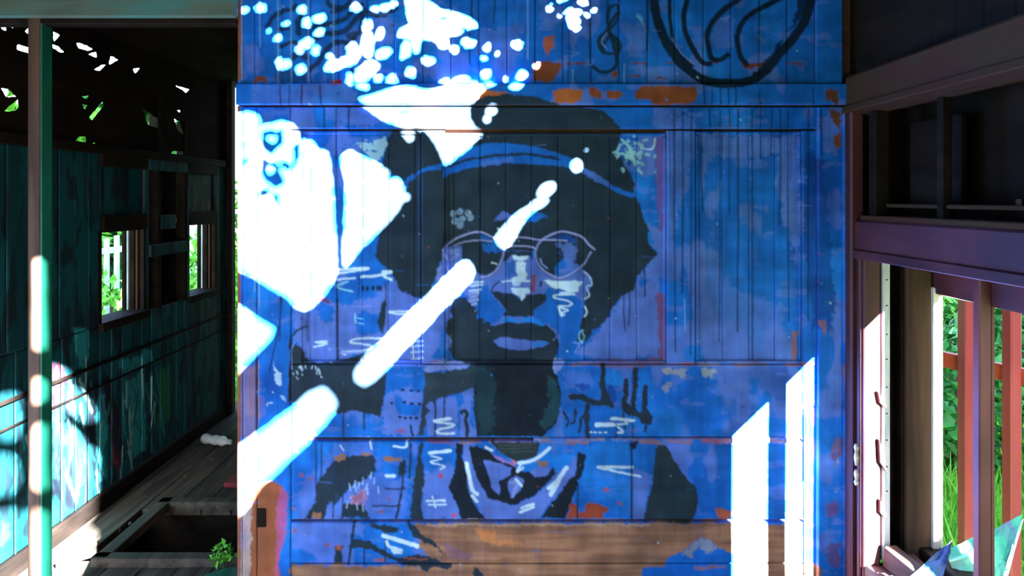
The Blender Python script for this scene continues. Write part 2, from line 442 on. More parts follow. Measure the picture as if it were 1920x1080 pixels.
# lower half: bare brown board, peeled edges of the boards along the seams
f(cB((420, 1010), (980, 1010), (1200, 1040), (1560, 1030), (1560, 1120), (420, 1120)), WOOD, 4)
f([(545, 1058), (830, 1062), (1000, 1050), (1540, 1060), (1540, 1300), (545, 1300)], WOOD, 5)
f(cC((-40, -300 + 1030), (1530, 730), (1530, 1100), (330, 1100), (60, 1000), (-60, 860)), WOOD, 5)
f(cC((-90, 730), (10, 730), (330, 930), (300, 990), (100, 1000)), WOOD, 4)
f([(776, 980), (1380, 981), (1500, 985), (1500, 1120), (880, 1120), (852, 1064), (820, 1018), (790, 998)], WOOD, 3)
wl = vnoise((PC.h, PC.w), (120, 7), 41, 2)
for (xa, ya, xb, yb) in ((545, 976, 1540, 1300), (448, 905, 545, 1300)):
    reg = PC.img[ya + 60:yb + 60, xa - 425:xb - 425]
    iswood = (reg[..., 0] > reg[..., 2]).astype(np.float32)
    n = wl[ya + 60:yb + 60, xa - 425:xb - 425]
    a1 = (np.clip((n - .52) / .12, 0, 1) * iswood * .6)[..., None]; a2 = (np.clip((.47 - n) / .12, 0, 1) * iswood * .5)[..., None]
    reg[:] = reg * (1 - a1) + np.asarray(WOOD2) * a1
    reg[:] = reg * (1 - a2) + np.asarray(WOODD) * a2
f(cC((330, 760), (460, 780), (470, 850), (380, 850)), lin((186, 122, 74)), 5, .7); f(cC((380, 860), (560, 830), (640, 860), (500, 880)), lin((190, 130, 84)), 5, .6)
f(cC((0, 724), (1510, 724), (1510, 742), (0, 745)), GREYW, 3, .55)
f(cD((60, 1050), (160, 1040), (170, 1000), (240, 970), (300, 915), (350, 915), (400, 960), (470, 985), (470, 1110), (60, 1110)), BLUE, 3)
f(cD((235, 985), (300, 920), (350, 915), (390, 955), (330, 985), (310, 940), (270, 1000)), lin((132, 140, 150)), 4, .8)
f(cD((280, 1040), (420, 1035), (430, 1050), (290, 1055)), WOOD, 3, .7); f(cD((380, 780), (455, 795), (440, 830), (400, 835)), RUST2, 3)
f(cC((970, 590), (1020, 610), (1030, 650), (1070, 650), (1080, 590), (1150, 585), (1230, 630), (1190, 670), (1200, 695), (950, 690)), lin((138, 66, 48)), 3)
for x0_, x1_, y_, t_ in ((545, 1500, 976, 3), (800, 1110, 829, 5), (1000, 1500, 823, 4), (1190, 1390, 828, 8), (1400, 1500, 828, 5), (880, 1000, 677, 4), (1060, 1500, 683, 5), (790, 890, 680, 7)):
    n = max(int((x1_ - x0_) / 45), 2)
    for i in range(n):
        xx = x0_ + (x1_ - x0_) * (i + random.random() * .6) / n
        PC.stroke([(xx, y_), (xx + random.uniform(20, 55), y_ + random.uniform(-1, 1))], t_ * random.uniform(.6, 1.3), random.choice([WOOD, RUST2, GREYW, lin((150, 120, 150))]), 2.5, .75)
f(c8((370, 590), (560, 590), (520, 625), (300, 650), (280, 630)), LAV2, 3, .9)
f(cG((1350, 740), (1500, 730), (1490, 820), (1410, 890), (1370, 830)), LAV2, 5)
for q in ((cG((1560, 760), (1900, 740), (1900, 800), (1560, 790)), lin((126, 104, 122))), (cH((540, 30), (1420, 20), (1440, 110), (760, 130), (560, 110)), lin((112, 96, 140))), (cH((1420, 150), (1530, 140), (1490, 220), (1440, 210)), lin((150, 150, 170))),
          (cD((135, 170), (260, 165), (240, 215), (210, 200), (160, 190)), lin((140, 150, 160))), (cD((310, 165), (380, 165), (375, 210), (320, 205)), lin((140, 156, 160))), (cD((135, 240), (180, 230), (170, 265), (140, 260)), lin((130, 140, 170))),
          (cE((570, 950), (600, 950), (590, 1070), (565, 1070)), lin((126, 92, 80))), (cE((10, 160), (60, 160), (50, 560), (30, 540)), lin((98, 78, 150))), (c8((1590, 200), (1640, 200), (1640, 590), (1610, 590)), lin((116, 70, 100)))):
    f(q[0], q[1], 4, .8)
# left stile: brown below, red and lavender runs, grey weathered rim
f([(470, 925), (490, 908), (512, 903), (530, 912), (526, 960), (524, 1010), (518, 1300), (450, 1300), (450, 960)], lin((126, 76, 52)), 3)
f([(522, 912), (538, 922), (536, 1000), (524, 1050), (514, 1130), (518, 1000)], lin((158, 78, 120)), 3, .8)
f([(449, 940), (472, 930), (470, 1300), (447, 1300)], lin((150, 138, 136)), 3, .9)
f(cB((70, 660), (130, 760), (110, 900), (70, 860)), lin((130, 118, 150)), 5, .7)
f([(450, 690), (486, 684), (488, 790), (478, 820), (452, 820)], lin((132, 108, 120)), 4, .6)
f([(440, -60), (452, -60), (452, 1300), (440, 1300)], lin((120, 76, 62)), 1.5)
f([(440, 150), (470, 150), (470, 198), (440, 198)], BLUE, 1)
wash(lin((130, 90, 80)), (20, 60), .70, 31, .6, .05, (1520, 600, 1600, 1290))
for q in (cD((860, 760), (910, 750), (900, 840), (870, 830)), cD((870, 950), (920, 930), (925, 1030), (880, 1030)), cD((880, 540), (920, 530), (915, 590), (890, 580))): f(q, lin((96, 48, 66)), 6, .6)
# ---- the black figure: hat, hair, beard, neck
HAT = [(960, 176), (1000, 180), (1060, 198), (1130, 205), (1150, 225), (1166, 244), (1160, 262), (1158, 285), (1172, 310), (1184, 330), (1192, 346), (1186, 364), (1200, 388), (1207, 407), (1216, 429), (1214, 451),
       (1232, 476), (1217, 492), (1204, 506), (1194, 517), (1190, 543), (1178, 548), (1167, 552), (1157, 567), (1143, 590), (1130, 610), (1110, 623), (1099, 643), (1092, 640), (1080, 642), (1067, 662),
       (1062, 650), (1073, 627), (1087, 608), (1096, 583), (1097, 560), (1104, 537), (1096, 516), (1090, 500), (1040, 470), (900, 470), (832, 480), (819, 510), (806, 548), (799, 556), (789, 560), (769, 553), (749, 544),
       (744, 527), (733, 508), (722, 499), (716, 497), (703, 479), (707, 460), (710, 438), (722, 417), (733, 402), (748, 385), (762, 365), (766, 346), (748, 330), (722, 322), (716, 300), (724, 275), (734, 246), (760, 236), (800, 232), (850, 214), (880, 205), (880, 190), (910, 180)]
f(HAT, INK, 2.2)
BAND = [(774, 332), (790, 316), (812, 311), (832, 304), (845, 290), (872, 278), (900, 271), (935, 268), (962, 269), (1000, 275), (1025, 281), (1050, 288), (1075, 299), (1100, 318), (1125, 333), (1150, 348), (1172, 358), (1190, 362), (1188, 372), (1165, 366), (1140, 352), (1110, 334), (1085, 320), (1050, 312), (1000, 308), (950, 308), (900, 312), (870, 318), (845, 327), (833, 334), (832, 318), (800, 320), (788, 316 + 6), (770, 342)]
f(BAND, BLUE, 1.6)
PC.stroke(c7((410, 430), (500, 400), (620, 370), (800, 350), (950, 350), (1100, 375)), 5, INK, 1.8)
f(c7((640, 390), (830, 370), (830, 400), (650, 420)), LAV, 3, .6); f(c7((1200, 410), (1330, 460), (1420, 540), (1380, 540), (1230, 450)), LAV, 3, .6)
f(c7((190, 500), (240, 460), (230, 490), (200, 520)), BLUE, 1.5)
BEARD = cG((190, 0), (340, -20), (380, 40), (440, 110), (500, 40), (540, 130), (480, 160), (480, 220), (560, 240), (640, 230), (690, 270), (780, 200), (860, 180), (1150, 220), (1250, 260), (1380, 310), (1440, 360), (1465, 480), (1440, 600), (1410, 700), (1380, 760), (350, 780), (190, 700), (140, 600), (160, 470), (100, 400), (120, 270), (190, 220), (150, 150))
f(BEARD, INK, 1.6)
FACE_L = cF((120, 290), (170, 260), (340, 250), (330, 400), (430, 420), (520, 560), (620, 590), (720, 520), (800, 420), (900, 360), (1100, 350), (1160, 400), (1200, 480), (1300, 560), (1440, 600), (1600, 540), (1700, 520), (1790, 600), (1800, 690), (1740, 790), (1700, 900), (1690, 1000), (1640, 1250), (1560, 1400), (1500, 1500), (1380, 1220), (1290, 1140), (1180, 1090), (860, 1060), (760, 1090), (700, 1130), (640, 1080), (540, 1060), (520, 960), (470, 930), (400, 830), (330, 760), (260, 800), (200, 960), (40, 1080), (40, 500), (110, 470))
f(FACE_L, LAV, 2)
f(cF((540, 700), (620, 680), (700, 850), (820, 960), (840, 1010), (700, 1130), (520, 1060), (510, 930)), BLUE, 4)
f(cF((1280, 740), (1560, 760), (1680, 880), (1690, 1000), (1600, 1420), (1500, 1560), (1400, 1180), (1160, 1080), (1160, 980), (1240, 900)), BLUE, 4)
f(cF((830, 440), (940, 410), (940, 590), (820, 600)), BLUE, 4, .8); f(cF((830, 310), (1130, 300), (1140, 400), (1080, 350), (900, 355), (790, 440), (790, 380)), INK, 3)
f(cG((100, 450), (160, 440), (150, 560), (70, 600)), LAV, 5)
# eyes behind the glasses
f(cF((340, 260), (420, 210), (540, 190), (580, 300), (720, 320), (800, 320), (770, 420), (700, 530), (620, 580), (520, 560), (470, 480), (420, 400), (330, 400)), INK, 2)
f(cF((560, 230), (720, 230), (750, 290), (700, 320), (590, 310)), BLUE, 4)
f(cF((540, 130), (640, 140), (760, 210), (700, 240), (560, 190)), BLUE, 4, .85)
f(cF((1180, 220), (1360, 200), (1400, 330), (1480, 360), (1420, 430), (1370, 500), (1390, 590), (1240, 520), (1170, 380)), INK, 2)
f(cF((1380, 210), (1560, 220), (1640, 300), (1600, 420), (1480, 420), (1460, 300), (1390, 260)), LAV, 4, .8); f(cF((1400, 500), (1560, 480), (1500, 560), (1420, 550)), LAV, 4)
f(cF((1300, 140), (1520, 110), (1640, 190), (1560, 200), (1420, 170)), DEEP, 4, .9)
for pts, w in ((((120, 300), (190, 220), (300, 150), (450, 100), (560, 95), (680, 150), (760, 210), (810, 290), (790, 400), (730, 510), (640, 580), (540, 605)), 2.6), (((135, 310), (130, 420), (180, 520), (230, 560)), 2.2), (((240, 245), (380, 200), (520, 185), (680, 195)), 2),
                (((780, 200), (900, 155), (1060, 155), (1190, 180)), 2), (((810, 262), (960, 248), (1090, 255), (1180, 280)), 2.2),
                (((1830, 285), (1760, 230), (1690, 150), (1580, 105), (1470, 85), (1360, 110), (1240, 180), (1180, 260), (1165, 360), (1200, 460), (1280, 540), (1400, 600), (1480, 600), (1600, 540), (1720, 440), (1790, 320)), 2.8), (((1200, 180), (1360, 178), (1520, 190)), 2)):
    PC.stroke(cF(*pts), w + .5, lin((146, 160, 226)), .5)
    PC.stroke([(x, y + 2.4) for x, y in cF(*pts)], 1.5, INK2, .5, .7)
# nose, moustache, lips
f(cF((670, 760), (720, 755), (800, 775), (900, 780), (960, 820), (1010, 860), (1060, 800), (1140, 790), (1280, 790), (1290, 860), (1210, 920), (1150, 980), (1150, 1030), (1050, 1050), (860, 1040), (790, 1040), (840, 980), (780, 900), (700, 820)), INK, 1.6)
PC.stroke(cF((670, 770), (690, 700), (750, 650)), 3, INK, .6)
f(cG((630, 310), (720, 290), (790, 240), (880, 225), (970, 205), (1080, 225), (1200, 240), (1290, 320), (1230, 320), (1120, 280), (1060, 280), (980, 300), (900, 275), (800, 290), (700, 320), (640, 330)), BLUE2, 1.4)
f(cG((640, 310), (760, 255), (800, 290), (700, 322)), LAV, 1.5); f(cG((930, 220), (1010, 215), (1000, 295), (960, 290)), LAV, 2)
f(cG((660, 495), (720, 480), (760, 455), (850, 460), (980, 490), (1100, 500), (1250, 500), (1335, 520), (1270, 575), (1190, 580), (1100, 610), (960, 615), (800, 590), (730, 570), (700, 540)), LAV, 1.3)
f(cG((1120, 510), (1320, 515), (1270, 570), (1190, 575), (1120, 560)), BLUE2, 2, .8)
f(cF((1115, 580), (1170, 575), (1170, 640), (1140, 760), (1110, 770)), lin((120, 60, 66)), 2, .9); f(cF((1205, 630), (1240, 640), (1235, 700), (1210, 700)), INK, 2)
# neck and shoulders
f([(887, 676), (1038, 676), (1036, 692), (1046, 706), (1052, 730), (1050, 765), (1043, 792), (1032, 806), (1020, 818), (893, 818), (889, 780), (888, 720)], INK2, 1.8)
f([(890, 684), (925, 690), (930, 790), (918, 818), (894, 818)], TEALD, 6, .5); f([(1026, 704), (1048, 712), (1050, 770), (1030, 806), (1012, 800), (1030, 750)], TEALD, 5, .9)
f(cI((610, 240), (820, 240), (950, 200), (1120, 190), (1180, 120), (1230, 160), (1200, 420), (1090, 470), (860, 520), (850, 600), (840, 540), (760, 560), (740, 620), (690, 580), (630, 640), (680, 700), (620, 760), (640, 830), (600, 900), (590, 1000), (530, 1000), (560, 820), (590, 640), (610, 480)), lin((40, 60, 74)), 2)
PC.stroke(cI((738, 540), (738, 1000)), 3.5, INK, .5); PC.stroke(cI((848, 520), (842, 780)), 3.2, INK, .5)
PC.stroke(cI((1050, 720), (1090, 700), (1120, 740), (1100, 800), (1120, 900), (1110, 1000)), 7, INK, 1.4)
for x_, y_ in ((350, 450), (450, 460), (540, 465), (220, 605), (375, 600), (465, 615), (555, 620), (320, 775), (380, 785), (445, 785), (515, 785)): PC.ell(*cI((x_, y_))[0], 3.6, 2.8, INK2, 0, 1)
f(cI((270, 940), (360, 900), (380, 960), (320, 980)), MAR, 3, .5); PC.stroke(cI((440, 880), (470, 990)), 5, INK, 1.5)
f(cA((420, 590), (470, 610), (510, 660), (530, 710), (620, 720), (700, 712), (820, 684), (960, 640), (1080, 720), (1058, 800), (1052, 900), (1036, 1000), (1020, 1080), (960, 1066), (860, 1040), (740, 1060), (560, 1000), (470, 1010), (400, 980), (398, 880), (408, 700)), INK, 2)
PC.stroke(cA((405, 620), (420, 550), (460, 500), (520, 475)), 4, INK, 1); PC.stroke(cA((440, 580), (415, 650), (420, 760)), 2, LAV2, .6)
for x_, y0_, y1_ in ((770, 1060, 1290), (910, 1050, 1210)): PC.stroke(cA((x_, y0_), (x_, y1_ - 40)), 3.4, INK, .5)
f(cA((1040, 290), (1060, 330), (1050, 470), (1030, 520), (1000, 450), (1020, 350)), INK, 2); PC.stroke(cA((1055, 180), (1055, 300), (1035, 520)), 2.4, INK, .5)
for x_ in (905, 935, 970, 1000, 1020): PC.ell(*cA((x_, 218))[0], 2.6, 5.5, INK2, 0, 1.2)
f(cA((560, 270), (620, 260), (690, 320), (640, 310), (600, 290)), lin((96, 60, 100)), 2)
# right shoulder strokes
for pts, w in ((((680, 90), (690, 200), (670, 280)), 9), (((670, 300), (690, 420), (720, 540), (790, 610)), 11), (((270, 500), (420, 500), (560, 560), (720, 590)), 10), (((490, 600), (480, 760), (480, 990)), 9), (((960, 290), (970, 480), (940, 600), (1010, 700)), 9),
               (((1090, 150), (1080, 400), (1060, 600), (1080, 700)), 10), (((1210, 380), (1210, 560), (1200, 700)), 10), (((960, 600), (1050, 680), (1150, 740), (1250, 790)), 9), (((170, 690), (240, 800), (220, 860)), 5), (((330, 640), (320, 800), (280, 850)), 4), (((460, 720), (400, 800), (380, 940)), 5), (((1050, 700), (1045, 1000)), 3), (((1225, 840), (1222, 940)), 3.5), (((950, 700), (950, 900)), 2.6)):
    PC.stroke(cH(*pts), w, INK, 2)
f(cH((1200, 600), (1260, 680), (1300, 780), (1280, 850), (1180, 850), (1120, 740), (1170, 680)), INK, 2); f(cH((920, 560), (1000, 620), (1020, 700), (940, 690)), INK, 2); f(cH((660, 440), (760, 470), (780, 610), (660, 590)), INK, 2.5)
# collar and chest below the seam
f(cC((430, 175), (770, 175), (740, 270), (660, 300), (600, 310), (540, 270), (470, 225)), lin((36, 52, 58)), 2)
for y_ in (200, 222, 245): PC.stroke(cC((480, y_), (740, y_ - 6)), 1.6, lin((70, 92, 96)), 1.2, .6)
f(cC((250, 190), (300, 200), (330, 330), (350, 440), (420, 550), (570, 605), (720, 550), (810, 470), (890, 380), (880, 300), (960, 260), (1010, 275), (1000, 400), (900, 520), (830, 590), (760, 690), (400, 700), (340, 600), (280, 500), (250, 330)), LAV, 2)
f(cC((200, 180), (245, 190), (235, 270), (262, 330), (280, 500), (305, 570), (350, 640), (405, 700), (235, 700), (210, 620), (180, 560), (150, 480), (180, 400), (200, 280)), INK2, 2)
f(cC((280, 200), (400, 225), (480, 300), (590, 345), (620, 380), (700, 380), (840, 350), (885, 350), (880, 385), (800, 470), (720, 545), (570, 605), (420, 555), (355, 450), (310, 330)), INK2, 2)
f(cC((380, 300), (430, 300), (570, 350), (562, 400), (490, 440), (500, 535), (440, 490), (420, 400)), LAV, 2); f(cC((690, 380), (760, 335), (845, 350), (800, 412), (730, 412)), LAV, 2)
f(cC((540, 450), (600, 400), (660, 440), (625, 520), (570, 560), (545, 500)), LAV, 3); f(cC((1020, 245), (1078, 255), (1060, 360), (1012, 470), (990, 540), (960, 620), (940, 690), (770, 690), (835, 600), (905, 520), (965, 420), (1005, 400)), INK2, 2)
f(cC((430, 250), (560, 310), (600, 330), (590, 350), (470, 290)), lin((130, 110, 190)), 2); f(cC((880, 260), (1000, 255), (960, 340), (880, 380), (840, 300)), BLUE2, 3)
f(cC((740, 300), (820, 305), (810, 340), (750, 335)), WOOD, 2); f(cC((560, 280), (605, 320), (590, 335)), lin((190, 110, 110)), 2)
f(cD((125, 500), (160, 508), (200, 580), (255, 655), (300, 690), (302, 770), (270, 850), (60, 842), (100, 680), (115, 560)), lin((34, 54, 66)), 2)
f(cB((510, 692), (570, 610), (590, 460), (650, 380), (700, 310), (820, 272), (960, 258), (990, 300), (982, 360), (940, 420), (850, 450), (770, 520), (740, 560), (705, 620), (690, 560), (660, 600), (640, 690)), INK, 3)
f(cB((700, 280), (790, 262), (780, 300), (720, 305)), WOOD, 3); f(cB((890, 240), (970, 245), (960, 262), (890, 262)), WOOD, 3); f(cB((1040, 270), (1160, 280), (1150, 305), (1040, 300)), WOOD, 3); f(cB((570, 650), (620, 655), (610, 690), (570, 690)), WOOD, 3)
f(cB((780, 590), (930, 590), (945, 692), (755, 692)), INK, 5); f(cB((820, 520), (930, 520), (930, 600), (830, 600)), lin((160, 120, 160)), 6, .8); f(cB((840, 540), (900, 530), (890, 580), (840, 580)), RUST2, 5, .6)
f(cB((1285, 180), (1312, 190), (1300, 300), (1312, 450), (1290, 560), (1310, 700), (1222, 700), (1240, 500), (1262, 330)), INK, 2.5)
f(cB((1150, 300), (1190, 310), (1190, 400), (1150, 420)), INK, 4); PC.stroke(cB((1180, 300), (1165, 500), (1130, 690)), 4.5, INK, 1.5); PC.stroke(cB((1050, 490), (1190, 492)), 3, INK, 1); PC.stroke(cB((970, 605), (1160, 605)), 3, INK, 1.2); PC.stroke(cB((1225, 190), (1215, 420)), 3.5, INK, 1)
f(cB((800, 880), (850, 830), (960, 845), (1000, 890), (1150, 960), (1300, 935), (1450, 985), (1500, 990), (1490, 1030), (1200, 1010), (1050, 950), (950, 900), (850, 895)), INK, 2.5)
f(cB((930, 722), (1080, 735), (1150, 760), (1140, 800), (1060, 790), (960, 750)), INK, 3); f(cB((1200, 720), (1250, 735), (1300, 800), (1400, 860), (1380, 840), (1480, 960), (1420, 900), (1240, 820)), INK, 3); f(cB((710, 880), (765, 870), (760, 1000), (710, 1000)), INK, 2.5); f(cB((715, 870), (760, 870), (755, 905), (720, 905)), RUST2, 2)
PC.stroke(cB((845, 720), (825, 850), (805, 1000)), 5, INK, 1.2); PC.stroke(cB((1180, 960), (1340, 970)), 3, RUST2, 2, .8); PC.stroke(cB((985, 970), (1050, 975)), 5, RUST2, 2, .8)
f(cB((1290, 1010), (1370, 1010), (1340, 1050), (1300, 1045)), INK, 2); f(cC((100, 850), (320, 940), (280, 975), (160, 960)), lin((110, 84, 110)), 3, .7); f(cC((310, 1030), (350, 1040), (390, 1090), (320, 1090)), INK, 3)
for x_, y0_, y1_ in ((585, 180, 520), (622, 190, 430), (765, 500, 690), (910, 880, 1000), (1052, 790, 990), (700, 560, 690)): PC.stroke(cB((x_, y0_), (x_, y1_)), 2.6, INK, .4)
for x_ in (1020, 1385): PC.stroke(cC((x_, 180 + (x_ < 1100) * 270), (x_ - 2, 700)), 2.6, INK2, .4)
f(cC((1365, 170), (1430, 170), (1420, 215), (1380, 225)), INK2, 3)
for x_, y_ in ((490, 400), (545, 420), (430, 630), (450, 770), (1080, 560), (1030, 640), (660, 870)): PC.ell(*cB((x_, y_))[0], 5, 3, RUST2, 20, 2.5, .8)
for x_, y_ in ((1210, 505), (1305, 590), (190, 670), (90, 405)): PC.ell(*cC((x_, y_))[0], 5, 4, lin((170, 60, 60)), 20, 2.5, .8)
# ---- pale brush scribbles
def sc(c, pts, w=4, col=PALE, **k): PC.stroke(c(*pts), w, col, .8, smooth=k.get('smooth', True))
sc(cI, ((720, 815), (900, 790), (900, 800), (730, 825), (970, 870), (770, 930), (800, 970), (960, 968)), 4)
sc(cH, ((780, 770), (1000, 800), (1080, 800), (960, 810), (960, 845), (600, 845), (820, 860), (930, 940), (860, 950)), 3.4)
sc(cH, ((600, 850), (800, 850)), 8); sc(cH, ((800, 770), (1060, 800)), 6)
for x_ in (520, 580, 640, 710): sc(cH, ((x_ - 12, 948), (x_ + 14, 948)), 2.6)
sc(cC, ((20, 250), (160, 235)), 6); sc(cC, ((30, 270), (100, 290), (25, 310), (120, 340), (90, 360)), 2.6); sc(cC, ((0, 575), (120, 570)), 4); sc(cC, ((10, 600), (130, 600)), 3); sc(cC, ((40, 545), (60, 620)), 3)
sc(cC, ((268, 320), (290, 420), (310, 500), (340, 530)), 7); sc(cC, ((305, 540), (340, 580)), 6); sc(cC, ((400, 212), (440, 232)), 5)
sc(cC, ((945, 350), (880, 440), (825, 490)), 8); sc(cC, ((890, 440), (840, 530)), 8); sc(cC, ((830, 215), (780, 260), (700, 305), (620, 320)), 6); sc(cC, ((640, 320), (610, 375), (650, 350)), 4)
sc(cC, ((570, 450), (610, 460), (580, 540)), 7, LAV2); sc(cC, ((600, 430), (640, 470)), 5, PALE); sc(cC, ((640, 620), (720, 595)), 5); sc(cC, ((630, 650), (720, 615)), 5)
sc(cC, ((1390, 348), (1155, 345), (1260, 370), (1440, 410)), 4); sc(cC, ((1160, 346), (1390, 346)), 5.5); sc(cC, ((1020, 430), (1040, 455), (1150, 455), (1270, 470), (1330, 492)), 2.6, BLUE2)
sc(cB, ((1040, 810), (1270, 878)), 8); sc(cB, ((1060, 850), (1080, 880), (1160, 905), (1100, 905)), 5); sc(cB, ((1110, 920), (1160, 925)), 4)
sc(cB, ((1110, 205), (1190, 210), (1200, 160)), 4); sc(cB, ((1060, 405), (1110, 405)), 6); sc(cB, ((950, 170), (960, 220)), 3); sc(cB, ((750, 200), (770, 235)), 2)
for x_, y_ in ((810, 480), (850, 460), (880, 470), (900, 440), (930, 480), (980, 440), (960, 400), (1000, 500), (930, 510), (850, 490), (800, 600), (860, 610), (900, 620)): PC.stroke(cB((x_, y_ - 22), (x_ + random.uniform(-12, 12), y_ + 22)), 1.6, PALE, 1, .8)
sc(cA, ((720, 95), (940, 82), (800, 110), (720, 120)), 4); sc(cA, ((890, 140), (1000, 130), (1090, 105), (1040, 130), (1095, 160)), 5); sc(cA, ((1040, 105), (1090, 105)), 6)
sc(cA, ((720, 160), (850, 150)), 3); sc(cA, ((800, 175), (725, 200), (760, 225), (830, 240)), 3, CYAN); sc(cA, ((840, 335), (900, 342), (960, 335)), 2, LAV2); sc(cA, ((1210, 372), (1075, 378), (1140, 392), (1180, 388)), 3)
sc(cA, ((660, 575), (580, 580), (660, 590), (570, 612), (640, 600)), 3); sc(cA, ((1020, 555), (870, 560), (815, 585), (960, 605), (900, 640), (760, 650), (780, 665)), 3.4); sc(cA, ((750, 655), (900, 650)), 4, LAV2)
for y_ in (580, 610, 650, 695): sc(cA, ((1230, y_), (1310, y_ - 6)), 2.4)
sc(cA, ((1240, 570), (1245, 700)), 2.2); sc(cA, ((860, 420), (900, 425)), 2, CYAN); sc(cA, ((845, 390), (850, 450)), 3, CYAN); sc(cA, ((870, 455), (905, 460)), 2, CYAN)
f(cA((295, 705), (320, 760), (355, 790), (360, 870), (320, 870), (310, 790)), PALE, 4, .75); f(cA((345, 930), (380, 940), (390, 990), (360, 960)), PALE, 4, .6); sc(cA, ((255, 1010), (260, 995), (290, 990)), 2, PALE)
for i in range(16): x_, y_ = random.uniform(430, 620), random.uniform(735, 830); PC.stroke(cA((x_, y_), (x_ + random.uniform(-8, 8), y_ + random.uniform(8, 26))), 1.8, PALE, 1, .8)
# face highlights
f(cF((900, 360), (1080, 360), (1070, 400), (1000, 425), (920, 400)), PALE, 1.6); f(cF((940, 425), (1070, 440), (1050, 520), (1075, 560), (1060, 620), (950, 640), (890, 625), (890, 600), (970, 590), (940, 540), (950, 480)), PALE, 2)
sc(cF, ((790, 650), (920, 640), (1100, 640)), 3); f(cF((880, 720), (1090, 720), (1110, 770), (1040, 790), (1040, 830), (1015, 860), (980, 810), (930, 790)), PALE, 1.6); f(cF((900, 645), (1000, 640), (1000, 690), (920, 700)), PALE, 2, .8)
f(cF((1250, 635), (1400, 640), (1700, 640), (1670, 690), (1640, 750), (1600, 770), (1480, 740), (1380, 730), (1320, 690)), PALE, 1.8)
sc(cF, ((1340, 700), (1640, 745), (1440, 780), (1600, 790), (1400, 800), (1380, 830), (1560, 880), (1540, 920), (1420, 930), (1530, 970), (1450, 1000), (1490, 1020)), 3.2); sc(cF, ((1420, 940), (1460, 1030)), 4)
for y_, a_, b_ in ((655, 440, 570), (690, 430, 560), (745, 420, 550), (780, 430, 520), (820, 440, 500), (860, 430, 520), (900, 450, 500)): sc(cF, ((a_, y_ + 8), (b_, y_ - 6)), 3.4)
f(cF((400, 780), (520, 790), (510, 900), (460, 930), (420, 880)), LAV2, 4, .7)
sc(cF, ((1700, 540), (1760, 580), (1800, 680), (1740, 700), (1770, 800), (1710, 850)), 2.2); sc(cF, ((1720, 930), (1740, 990), (1710, 1040)), 3)
sc(cG, ((1740, 370), (1690, 400), (1690, 470), (1720, 530), (1750, 460), (1730, 400)), 2, CYAN); sc(cG, ((1620, 520), (1690, 540), (1640, 640)), 2.4, LAV2)
sc(cF, ((150, 340), (160, 400)), 2); sc(cF, ((670, 430), (730, 450)), 2.4); sc(cF, ((1220, 390), (1240, 450), (1300, 500)), 3.4, LAV2); sc(cF, ((190, 300), (300, 290), (210, 330), (300, 340), (200, 400)), 3, LAV2)
f(cF((50, 500), (110, 470), (100, 620), (50, 640)), LAV2, 3)
f(c7((720, 745), (780, 690), (830, 715), (800, 740)), LAV, 2.5); f(c7((830, 700), (960, 680), (1040, 715), (960, 750), (880, 740)), BLUE, 3)
# splashes of pale mint paint
for i in range(34):
    x_, y_ = c7((random.gauss(1560, 70), random.gauss(350, 60)))[0]
    PC.ell(x_, y_, random.uniform(1.5, 7), random.uniform(1.2, 4), lin((140, 200, 214)), random.uniform(0, 180), 3, .9)
sc(c7, ((1480, 260), (1520, 300), (1540, 360), (1560, 410)), 5, lin((140, 200, 214))); sc(c7, ((1590, 310), (1660, 315), (1680, 250)), 2.6, PALE); sc(c7, ((1470, 290), (1455, 340), (1500, 350), (1570, 400)), 4, lin((140, 200, 214)))
f(c3((760, 865), (850, 880), (960, 835), (970, 870), (940, 950), (900, 990), (840, 940)), lin((150, 200, 222)), 3, .9)
for i in range(14): x_, y_ = random.uniform(640, 705), random.uniform(258, 285); PC.ell(x_, y_, random.uniform(2, 6), 1.5, BLUE, random.uniform(-30, 30), 2, .9)
# ---- upper field: black wave lines, treble clef, big curves
NAVY = lin((24, 46, 74))
for pts, w in ((((600, 790), (700, 700), (760, 600), (850, 500), (960, 470), (1040, 490)), 9), (((640, 470), (760, 380), (880, 380), (1000, 350), (1090, 250), (1180, 160)), 10), (((640, 300), (800, 270), (900, 250), (1000, 210), (1080, 130)), 9), (((860, 130), (940, 110), (1020, 60), (1060, 0)), 8),
               (((1190, 60), (1240, 140), (1380, 165), (1500, 140), (1580, 90)), 10), (((1200, 170), (1170, 330), (1100, 440)), 8), (((280, 520), (400, 480), (500, 500)), 9), (((420, 640), (500, 600), (560, 640)), 12), (((480, 380), (470, 240), (520, 160)), 10), (((120, 300), (200, 180), (280, 140)), 9), (((800, 0), (830, 60), (960, 90)), 8), (((250, 330), (360, 320)), 8), (((300, 120), (400, 100), (440, 60)), 8), (((1080, 780), (1120, 860)), 8)):
    PC.stroke(cJ(*pts), w, NAVY, 1.6, .92)
f(cJ((240, 780), (560, 800), (560, 930), (240, 930)), NAVY, 6, .6)
f(cJ((1020, 380), (1120, 340), (1150, 460), (1040, 480)), NAVY, 4, .8)
CL = lin((20, 48, 70))
for pts, w in ((((470, 40), (500, 30), (515, 80), (490, 140), (445, 190), (400, 220), (390, 260), (420, 310), (480, 320), (520, 280), (500, 230), (460, 210), (430, 260)), 5), (((500, 80), (470, 130), (445, 170)), 6), (((460, 40), (445, 100), (460, 200), (490, 300), (500, 380), (460, 425), (400, 430), (360, 400)), 7), (((440, 190), (410, 240), (420, 310)), 9), (((490, 230), (515, 280), (500, 320)), 10)):
    PC.stroke(c4(*pts), w, CL, .8)
